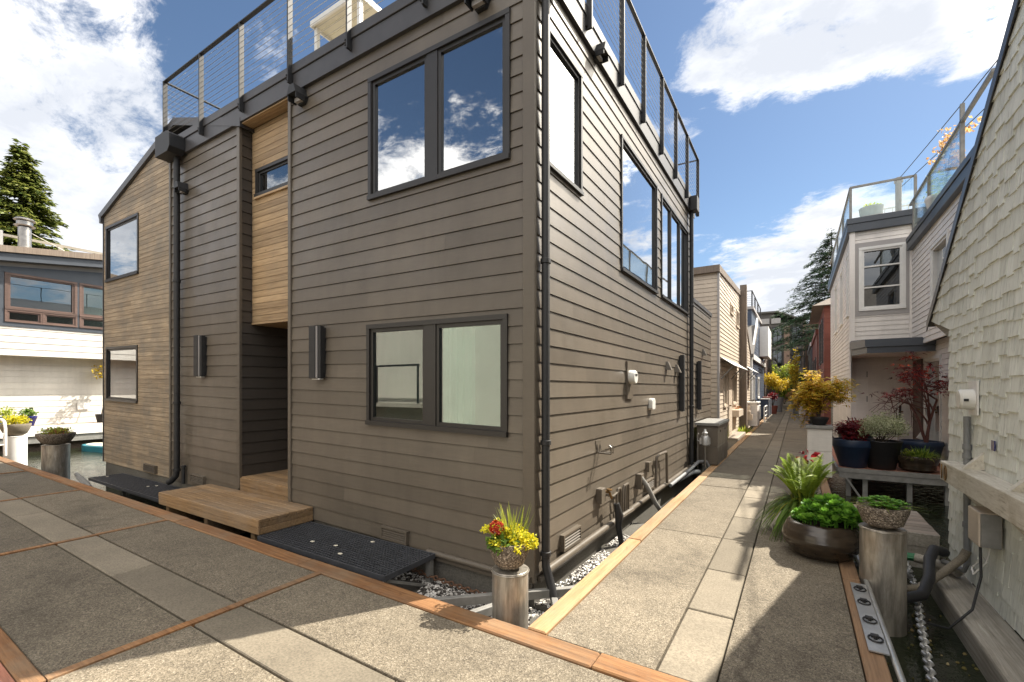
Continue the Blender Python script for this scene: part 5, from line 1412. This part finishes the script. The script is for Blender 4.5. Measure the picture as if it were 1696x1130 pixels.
# navy house
NH = thing("navy_house",(-4,28,-.3),"navy blue house with white trim, grey roof and a railed roof box","house")
opn = [(25.0,26.0,.1,2.2),(28.0,29.2,1.0,2.2)]
b = MB(); boards(b,mT,rect(24,33.7,-.2,3.1),opn,-.2,.16,.012); boards(b,lambda a,z,o:(a,24-o,z),rect(-6,TX,-.2,3.2),(),-.2,.16,.012); boards(b,mT,[(24.6,3.1),(33.7,3.1),(33.7,5.0),(27,5.0)],(),3.1,.16,.012); b.build("wall", M['navylap'], NH)
for o in opn: window(NH,mT,*o,[(o[0]+.12,o[1]-.12)],M['white'],M['glassD'],None,.1,.04,.05,.03)
b = MB(); b.box(TX-.02,TX+.05,23.95,24.25,-.2,3.15); b.box(TX+.016,TX+.1,24.26,33.7,2.95,3.2); b.box(TX+.016,TX+.45,29.5,33,3.4,5.1); b.box(-6,TX+.06,23.9,23.97,2.95,3.2); b.prism([(24,3.2),(24.3,3.2),(27.2,5.0),(27.2,5.3)],mT,.016,.09); b.build("white_trim", M['white'], NH)
b = MB(); b.prism([(23.8,3.18),(27,4.9),(27,4.78),(23.8,3.02)],mT,.12,-4.2); b.build("roof", M['roofshingle'], NH)
b = MB(); boards(b,lambda a,z,o:(a,27-o,z),rect(-6,TX-.2,4.7,5.75),(),4.7,.16,.012); b.box(-6,TX-.2,27.02,33.6,4.7,5.75); b.build("roof_box", M['navylap'], NH)
b = MB(); b.box(-6,TX-.1,26.9,33.7,5.753,5.9); b.build("box_cap", M['greytrim'], NH)
b = MB(); b.box(-6,TX-.15,26.95,27.0,6.7,6.74); b.box(TX-.2,TX-.15,27.01,33.6,6.7,6.74)
rl = b.build("roof_railing", M['black'], NH)
for x,y in ((-5,26.98),(-3.5,26.98),(TX-.18,26.98),(TX-.18,29),(TX-.18,31.2),(TX-.18,33.5)):
    b = MB(); b.box(x-.03,x+.03,y-.03,y+.03,5.9,6.7); b.build("post", M['black'], rl)
b = MB()
for k in range(6): b.tube([(-6,26.98,6.0+.11*k),(TX-.18,26.98,6.0+.11*k),(TX-.18,33.5,6.0+.11*k)],.006,4)
b.build("cable_infill", M['black'], rl)
# a run of simple houses further along
def row_house(name, label, y0, y1, x, side, h, wall, roof, wins, fh=None):
    """side +1: stands right of the alley with its wall at x facing -X; -1: left of it"""
    t = thing(name,(x+side*2.5,(y0+y1)/2,-.3),label,"house")
    m = (lambda a,z,o:(x-o,a,z)) if side > 0 else (lambda a,z,o:(x+o,a,z))
    xs = (x,x+5) if side > 0 else (x-5,x)
    b = MB(); boards(b,m,rect(y0,y1,-.2,h),wins,-.2,.15,.012); boards(b,lambda a,z,o:(a,y0-o,z),rect(xs[0],xs[1],-.2,h),(),-.2,.15,.012); b.box(xs[0],xs[1],y1-.05,y1,-.2,h); b.build("wall", M[wall], t)
    for o in wins: window(t,m,*o,[(o[0]+.1,o[1]-.1)],M['fascia' if wall!='navylap' else 'white'],M['glassD'],None,.08,.05,.05,.03)
    b = MB()
    if fh:
        b.add([(xs[0]-.4*(side>0),y0-.3,h-.1),(xs[1],y0-.3,h-.1),(xs[1],y1+.3,h-.1),(xs[0]-.4*(side>0),y1+.3,h-.1),(xs[0]+1.2,y0+1.2,h+fh),(xs[1],y0+1.2,h+fh),(xs[1],y1-1.,h+fh),(xs[0]+1.2,y1-1.,h+fh)],[(0,3,2,1),(4,5,6,7),(0,1,5,4),(1,2,6,5),(2,3,7,6),(3,0,4,7)])
    else: b.box(xs[0]-.08,xs[1]+.08,y0-.08,y1+.08,h-.02,h+.22)
    b.build("roof", M[roof], t)
    return t
row_house("red_house","brick red house with a brown hipped roof beyond the pale house",21.6,27,.90,1,4.9,'redlap','taupewood',[(22.2,23.0,2.6,4.4),(24.2,25.2,2.6,4.4)],.8)
row_house("red_house","lower dark red house carrying a yellow roof shrub",27.3,35.5,.85,1,4.3,'redlap','redlap',[(28.5,30,1.8,3.2),(32,33.5,1.8,3.2)])
row_house("grey_house","grey clapboard house with white windows beyond the dark red one",36,46,.8,1,4.4,'bluetrim','greytrim',[(37,38.5,1.2,2.8),(40,41.5,1.2,2.8),(43,44,2.4,3.8)])
row_house("brick_house","brown brick house last on the right before the apartment block",46.5,60,.6,1,6.4,'aptbrown','greysteel',[(48,49.5,3.2,5),(52,54,3.2,5),(48,49.5,.8,2.4),(56,58,3.2,5)])
row_house("brown_house","dark brown house between the navy house and the shore",36.5,46,-1.9,-1,5.4,'brownlap','greysteel',[(38,39.5,1,2.6),(41,42.5,3.2,4.8)])
row_house("grey_house","grey house last on the left before the apartment block",47,58,-2.6,-1,5.6,'greytrim','greysteel',[(48,50,1,2.6),(52,54,3,4.6)])
ap = thing("apartment_building",(-1,70,-.2),"grey brown apartment block with big windows closing the end of the alley","building")
b = MB(); b.box(-9,.6,64.4,76,-.2,9.6); b.box(-8,-2.4,64.6,76,9.6,10.9); b.build("wall", M['aptgrey'], ap)
b = MB()
for x0,x1 in ((-5.0,-4.1),(-1.35,-.75),(.6,3.5)): b.box(x0,x1,63.9,64.38,-.2,9.2)
b.build("brick_pier", M['aptbrown'], ap)
mP = lambda a,z,o:(a,64.4-o,z)
for z0 in (1.0,4.2,7.0):
    for x0,x1 in ((-8.6,-7.0),(-6.8,-5.2),(-3.9,-2.75),(-2.6,-1.5),(-.6,.45)):
        b = MB(); b.mbox(mP,x0,x1,z0,z0+.15,.004,.10); b.mbox(mP,x0,x1,z0+2.0,z0+2.15,.004,.10); b.mbox(mP,x0,x0+.12,z0+.15,z0+2.,.004,.1); b.mbox(mP,x1-.12,x1,z0+.15,z0+2.,.004,.1); b.mbox(mP,(x0+x1)/2-.04,(x0+x1)/2+.04,z0+.15,z0+2.,.004,.09)
        w_ = b.build("window", M['frame'], ap)
        g = MB(); g.mbox(mP,x0+.12,x1-.12,z0+.15,z0+2.,.003,.02); g.build("pane", M['glassAP'] if 'glassAP' in M else M['glassD'], w_)
b = MB(); b.prism([(-9.4,9.6),(-6,10.9),(-2,10.9),(.9,9.6),(.9,9.75),(-2,11.1),(-6,11.1),(-9.4,9.75)],lambda a,z,o:(a,64.2+o,z),0,11); b.build("roof", M['roofshingle'], ap)
b = MB()
for x in (-3.4,-2.2): b.box(x-.5,x+.5,64.2,64.55,9.55,10.2)
b.build("dormer_window", M['greytrim'], ap)

# ------------------------------------------------------------------ far plants
def pot_shrub(x,y,z,pr,ph,potm,cz,rx,rz,n,ln,lm,label,name="potted_shrub",stem=True):
    t = thing(name,(x,y,z),label,"shrub")
    if potm:
        b = MB(); b.lathe([(pr*.75,0),(pr,ph),(pr*.9,ph),(pr*.88,ph-.05),(0,ph-.04)],(x,y,z),18); b.build("pot", M[potm], t, smooth=40)
    b = MB()
    for k in range(5):
        a = k*1.26; b.tube([(x+.03*math.cos(a),y+.03*math.sin(a),z+ph),(x+rx*.3*math.cos(a),y+rx*.3*math.sin(a),z+ph+(cz-ph)*.6),(x+rx*.6*math.cos(a+.5),y+rx*.6*math.sin(a+.5),z+cz+rz*.2)],[.02,.014,.006],5)
    b.build("stems", M['bark'], t)
    b = MB()
    for k in range(7):
        a = R.uniform(0,6.28); q = R.uniform(.2,.65)
        leaf_cloud(b,(x+rx*q*math.cos(a),y+rx*q*math.sin(a),z+cz+rz*R.uniform(-.6,.6)),rx*.45,rx*.45,rz*.38,n//7,ln,ln*.55,.25)
    b.build("foliage", M[lm], t)
    return t
pot_shrub(-1.12,35.2,0,.34,.95,'greyplastic',2.05,.95,.85,1500,.16,'L_gold',"golden shrub in a tall grey pot on the left of the alley",'potted_shrub')
pot_shrub(-1.3,32.4,0,.3,.5,'redlap',1.05,.4,.35,350,.12,'L_maroon',"dark red plant in a red pot beside the navy bins")
pot_shrub(-.95,46,-.1,.3,.3,None,1.9,1.1,1.5,2000,.2,'L_lime',"lime green shrub at the far left of the alley")
pot_shrub(-.2,52,-.1,.3,.3,None,3.4,.55,2.4,900,.2,'L_gold',"slim golden column tree at the alley end","column_shrub")
pot_shrub(-2.0,60.5,-.1,.3,.3,None,3.2,2.3,1.9,2600,.26,'L_lime',"wide light green hedge below the apartment windows","hedge")
pot_shrub(.2,58,-.1,.3,.3,None,2.2,1.4,1.9,1600,.22,'L_green',"dark green shrub below the brick house")
pot_shrub(-1.2,62.5,-.1,.3,.3,None,1.3,.9,.9,900,.2,'L_green',"low green bush where the alley ends")
pot_shrub(.12,33,0,.42,.75,'greyplastic',1.15,.75,.5,900,.13,'L_mix',"bronze and green shrub in a big grey pot on the right of the alley")
pot_shrub(.36,31,0,.35,.7,'redlap',1.4,.55,.5,500,.13,'L_mix',"red brown shrub in a red pot right of the grey one")
pot_shrub(.5,38,0,.3,.5,'blackpot',1.5,.5,1.1,700,.14,'L_con',"dark green dwarf conifer on the right of the alley")
pot_shrub(.40,26.8,0,.25,.45,'whiteplastic',.75,.3,.3,260,.1,'L_lime',"small lime plant in a white pot beside the pale barrel")
t = pot_shrub(1.9,30.5,4.5,.35,.4,'terracotta',1.25,1.1,.9,1500,.15,'L_gold',"bright yellow shrub on the roof of the dark red house","roof_shrub")
b = MB(); b.lathe([(.14,0),(.19,.25),(.2,.55),(.17,.9),(.15,.92),(.14,.88)],(.26,25.6,0),18); tag(b.build("pale_barrel", M['greytrim'], smooth=40),"pale tall barrel pot at the right edge of the alley","barrel")
b = MB(); b.box(.06,.5,40.5,41.4,.45,.5); b.box(.06,.1,40.5,41.4,.5,.95)
for x in (.08,.46):
    for y in (40.55,41.35): b.box(x-.03,x+.03,y-.03,y+.03,0,.449)
tag(b.build("wooden_chair", M['terracotta']),"small orange wooden chair far along the alley's right side","chair")

def conifer(name, c, z0, z1, rbase, label, mat, nlev, nb, droop, dens, cl, clw, power=.85, xmin=None):
    t = thing(name, c, label, "tree")
    b = MB(); b.tube([(c[0],c[1],c[2]),(c[0],c[1],z1)],[.28,.02],8); b.build("trunk", M['bark'], t, smooth=60)
    g = MB(); br = MB()
    for i in range(nlev):
        f = i/(nlev-1); z = z0+(z1-z0)*f; L = rbase*(1-f)**power+.12
        for k in range(nb):
            a = R.uniform(0,6.28); l = L*R.uniform(.55,1.12); hd = Vector((math.cos(a),math.sin(a),0)); p0 = Vector((c[0],c[1],z+R.uniform(-.45,.45)))
            rise = R.uniform(.05,.25)
            pt = lambda s: p0+hd*(l*s)+Vector((0,0,l*(rise*s-droop*s*s)))
            br.tube([pt(0),pt(.5),pt(1)],[.035,.02,.008],4,None,False)
            n = max(4,int(dens*l))
            for j in range(n):
                s = R.uniform(.12,1.02)**.8; sp = .22*l*(1.1-s)*.8+.12
                q = pt(s)+Vector((-hd.y,hd.x,0))*R.uniform(-sp,sp)+Vector((0,0,R.uniform(-.14,.06)))
                d = (hd*.8+Vector((-hd.y,hd.x,0))*R.uniform(-.8,.8)+Vector((0,0,R.uniform(-.5,.15)))).normalized()
                leaf_at(g,q,d,Vector((R.uniform(-.5,.5),R.uniform(-.5,.5),1)),cl*R.uniform(.6,1.3),clw*R.uniform(.7,1.3))
    br.build("limbs", M['bark'], t)
    g.build("crown", M[mat], t)
conifer("conifer",(2.45,46.5,-.1),5.2,14.6,5.6,"dark green conifer with layered drooping branches above the red house",'L_con',28,10,.34,28,.30,.075,.75)
conifer("conifer",(-49.2,9.1,-.3),.5,19.6,6.0,"bright green dense conifer behind the white house's roof",'L_cedar',52,17,.28,26,.42,.20,.85)
# ------------------------------------------------------------------ white house across the water, left
LX = -20.
LH = thing("white_house",(-22.5,4,-.3),"white lap sided house across the water with brown framed windows and a steel chimney","house")
mL = lambda a,z,o:(LX+o,a,z)
sl = .155
opl = [(3.36,4.97,3.56,5.03),(5.02,6.6,3.56,5.03)]
b = MB(); boards(b,mL,rect(-2,9,2.55,3.42+.0),(),2.55,.2,.012)
b.prism([(-2,5.05),(9,5.05),(9,6.3),(-2,4.6+.5)],mL,-.02,-.05); b.build("wall", M['whitelap'], LH)
b = MB(); boards(b,lambda a,z,o:(LX-.55+o,a,z),rect(-2,9,.4,3.45),(),.4,.19,.010); b.box(LX-.55,LX,-2,9,3.40,3.419); b.build("lower_wall", M['whitelap'], LH)
b = MB(); b.mbox(mL,-2,9,3.422,3.55,-.06,.03); b.prism([(2.0,5.035),(9,5.035),(9,5.90),(2.0,5.04)],mL,-.06,.03); b.mbox(mL,-2,3.355,3.55,5.035,-.06,.02); b.build("window_band", M['bluetrim'], LH)
bf = wood('brown_window_wood',(.11,.068,.055),(.16,.105,.085),None,'Y',.5)
window(LH,mL,3.36,4.97,3.93,5.03,[(3.48,4.85)],bf,M['glassL'],None,.06,.04,.05,.04)
window(LH,mL,3.36,4.16,3.555,3.925,[(3.46,4.07)],bf,M['glassL'],None,.045,.042,.05,.035)
window(LH,mL,4.165,4.97,3.555,3.925,[(4.26,4.87)],bf,M['glassL'],None,.045,.042,.05,.035)
b = MB(); b.mbox(mL,4.972,5.018,3.55,5.035,-.05,.03); b.build("mullion", M['bluetrim'], LH)
window(LH,mL,5.02,6.9,3.93,5.03,[(5.13,6.8)],bf,M['glassT'],None,.06,.04,.05,.04)
window(LH,mL,5.02,6.9,3.555,3.925,[(5.13,6.8)],bf,M['glassL'],None,.045,.042,.05,.035)
b = MB(); b.box(LX-3,LX-2.9,-2,9,2.6,5.6); b.box(LX-3,LX-.1,-2,9,2.6,2.65); b.build("interior_room", M['room'], LH)
b = MB(); b.prism([(-2,4.63),(9,6.05),(9,6.28),(-2,4.86)],mL,.35,-.2); b.build("roof_fascia", M['bluetrim'], LH)
b = MB(); b.prism([(-2.1,4.865),(9.1,6.297),(9.1,6.48),(-2.1,5.06)],mL,.42,-5.5); b.build("roof", M['taupewood'], LH)
b = MB(); b.prism([(-2,4.4),(9,5.82),(9,6.10),(-2,4.68)],mL,-.019,.012); b.build("pale_band", M['greytrim'], LH)
ch = MB(); ch.lathe([(.155,0),(.155,.95)],(-20.9,3.95,5.75),20); c_ = ch.build("chimney", M['steel'], LH, smooth=40)
g = MB(); g.lathe([(.30,-.1),(.27,.12),(.18,.24)],(-20.9,3.95,5.72),20); g.build("chimney_flashing", M['white'], c_, smooth=40)
g = MB(); g.lathe([(.23,0),(.25,.03),(.2,.05)],(-20.9,3.95,6.72),20); g.lathe([(.19,.05),(.19,.16)],(-20.9,3.95,6.72),20); g.lathe([(.2,.17),(.26,.2),(.2,.26),(0,.30)],(-20.9,3.95,6.72),20); g.build("chimney_cap", M['steel'], c_, smooth=40)
g = MB(); g.box(-21.3,-21.0,3.3,3.5,5.5,6.5); g.build("roof_vent", M['white'], LH)
b = MB(); b.box(-21.45,-21.40,3.2,9,6.42,6.50); rr_ = b.build("roof_railing", M['oldwood'], LH)
for y in (4.9,6.5,8.2): g = MB(); g.box(-21.47,-21.38,y-.06,y+.06,5.5,6.419); g.build("post", M['oldwood'], rr_)
b = MB(); b.tube([(-20.9,4.0,6.6),(-20.6,5.3,5.9)],.012,5); b.build("chimney_stay", M['steel'], LH)
b = MB(); b.mbox(lambda a,z,o:(LX-.55+o,a,z),5.1,5.4,.85,1.08,.012,.05); b.build("wall_vent", M['white'], LH)
t = thing("white_house_deck",(-19.8,4,-.3),"white edged wooden deck along the white house over the water","deck")
b = MB()
for k in range(7): b.box(LX-.53+.125*k,LX-.53+.125*k+.119,-2,9,.36,.40)
b.build("planks", M['deckwood'], t)
b = MB(); b.box(LX+.36,LX+.40,-2,9,.10,.41); b.build("edge_board", M['white'], t)
b = MB(); b.box(LX+.30,LX+.36,-2,9,-.12,.095); b.build("lower_board", M['greysteel'], t)
b = MB(); b.box(LX-.5,LX+.2,-2,9,-.6,-.1); b.build("float", M['bark'], t)
for (y,m_,l,lm) in ((3.42,'skyblue',"sky blue glazed pot of pale green leaves on the white deck",'L_lime'),(3.86,'cobalt',"cobalt blue pot with a rounded green plant on the white deck",'L_green')):
    c = (LX-.05,y,.405); t = tubpot(c,.13,.21,.30,"plant_pot",l,m_,.05)
    b = MB(); leaf_cloud(b,(c[0],c[1],c[2]+.40),.2,.2,.13 if lm=='L_green' else .22,260,.08,.05,.1,.6); b.build("foliage", M[lm], t)
c = (LX-.1,5.62,.405); t = tubpot(c,.12,.17,.28,"plant_pot","dark pot at the cedar wing's edge on the white deck","blackpot",.04)
tips = []; b = MB(); limb(b,(c[0],c[1],c[2]+.26),(0,.1,1),.9,.02,2,tips,.6,3,.7,.1); b.build("branches", M['bark'], t)
b = MB()
for p,d in tips:
    leaf_cloud(b,p,.16,.16,.12,26,.10,.06,.1)
b.build("foliage", M['L_gold'], t)
# white tube rail by the dock
b = MB()
for y in (2.62,2.38): 
    b.tube([(-15.5,y,.0),(-15.5,y,.62),(-15.6,y,.78),(-15.8,y,.82),(-17.3,y,.82)],.028,8)
for z in (.25,.5): b.tube([(-15.5,2.62,z),(-15.5,2.38,z)],.02,6)
for x in (-16.3,-16.9): b.tube([(x,2.62,.82),(x,2.62,0)],.02,6)
tag(b.build("white_rail", M['white'], smooth=50),"white curved tube rail at the left end of the dock","railing")
t = thing("paddle_board",(-17.8,5.0,-.38),"paddle board with a cream deck and teal rim floating left of the cedar wing","paddle board")
def bd(mb,z0,z1,s):
    P = [(x-.4,y+1.1) for x,y in ((-18.9,4.0),(-18.6,3.72),(-18.2,3.68),(-17.0,3.95),(-15.6,4.6),(-14.9,5.2),(-15.8,5.1),(-17.2,4.85),(-18.4,4.5))]
    cx_,cy_ = -17.6,5.5; Q = [(cx_+(x-cx_)*s,cy_+(y-cy_)*s) for x,y in P]; n = len(Q)
    mb.add([(x,y,z0) for x,y in Q]+[(x,y,z1) for x,y in Q],[tuple(range(n-1,-1,-1)),tuple(range(n,2*n))]+[(i,(i+1)%n,n+(i+1)%n,n+i) for i in range(n)])
b = MB(); bd(b,-.42,-.20,1.); b.build("hull", M['teal'], t, bevel=.03)
b = MB(); bd(b,-.199,-.185,.9); b.build("deck_pad", M['cream'], t)

# ------------------------------------------------------------------ on the taupe house's roof
t = thing("patio_table",(-4.9,4.15,5.22),"white framed patio table with a beige slatted top behind the roof railing","table")
b = MB()
for k in range(7): b.box(-5.35,-4.45,3.62+k*.12,3.62+k*.12+.11,6.30,6.33)
b.build("tabletop", M['cream'], t)
b = MB(); b.box(-5.37,-4.43,3.59,3.615,6.26,6.335); b.box(-5.37,-4.43,4.465,4.49,6.26,6.335); b.box(-5.37,-5.352,3.616,4.464,6.26,6.335); b.box(-4.448,-4.43,3.616,4.464,6.26,6.335); b.build("apron", M['white'], t)
for x in (-5.32,-4.48):
    for y in (3.66,4.42): b = MB(); b.box(x-.025,x+.025,y-.025,y+.025,5.22,6.258); b.build("leg", M['white'], t)

# ------------------------------------------------------------------ buildings behind the viewer, mirrored in the panes, one added to block sky
BH = thing("cream_house",(-14,-7,-.3),"cream plastered house across the dock, mirrored in the lower windows of the taupe house","house")
mK = lambda a,z,o:(a,-4.2+o,z)
b = MB(); b.mbox(mK,-13.5,-3.4,-.2,5.2,-.1,.0); b.box(-13.5,-3.4,-9,-8.9,-.2,5.2); b.box(-3.5,-3.41,-9,-4.25,-.2,5.2); b.build("wall", M['plaster'], BH)
b = MB(); b.box(-13.6,-3.2,-9.2,-4.0,5.2,5.4); b.build("roof", M['greysteel'], BH)
b = MB(); b.box(-13.4,-3.4,-4.15,-3.4,-.3,-.05); b.box(-13.4,-9.5,-4.15,-3.39,.98,1.10); b.build("porch", M['oldwood'], BH)
b = MB(); b.box(-13.3,-9.6,-3.45,-3.40,2.24,2.30)
rl = b.build("porch_railing", M['black'], BH)
for k in range(3): g = MB(); g.box(-13.25+k*1.8-.025,-13.25+k*1.8+.025,-3.45,-3.40,1.101,2.239); g.build("post", M['black'], rl)
row = thing("tan_house",(-40,-6,-.3),"tan flat roofed house mirrored in the cedar wing's panes","house")
b = MB(); boards(b,lambda a,z,o:(a,-4.5+o,z),rect(-52,-30,-.2,5.6),(),-.2,.2,.012); b.box(-52,-30,-9,-8.9,-.2,5.6); b.box(-30.1,-30,-8.9,-4.52,-.2,5.6); b.build("wall", M['tanlap'], row)
b = MB(); b.box(-52.3,-29.8,-9.2,-4.2,5.6,5.9); b.build("roof", M['greysteel'], row)
pot_shrub(-34,-2.6,-.2,.5,.6,'cobalt',1.8,1.3,1.1,1400,.16,'L_green',"round green shrub in a blue pot mirrored in the wing's lower pane")

bz = thing("brown_house",(-21,-7,-.3),"unseen tall dark brown house added across the dock to block the low sky","house")  # added out of view to keep low rear sky off the front wall
b = MB(); boards(b,lambda a,z,o:(a,-4.4+o,z),rect(-29,-13.8,-.2,6.6),[(-24,-22,3.6,5.2),(-19,-17,1,2.4)],-.2,.2,.012); b.box(-29,-13.8,-9,-8.9,-.2,6.6); b.box(-13.9,-13.81,-8.9,-4.42,-.2,6.6); b.box(-29,-28.9,-8.9,-4.42,-.2,6.6); b.build("wall", M['brownlap'], bz)
for o in ((-24,-22,3.6,5.2),(-19,-17,1,2.4)): window(bz,lambda a,z,o_:(a,-4.4+o_,z),*o,[(o[0]+.1,o[1]-.1)],M['white'],M['glassD'],None,.07,.03,.05,.04)
b = MB(); b.box(-29.3,-13.7,-9.2,-4.1,6.6,6.85); b.build("roof", M['roofshingle'], bz)
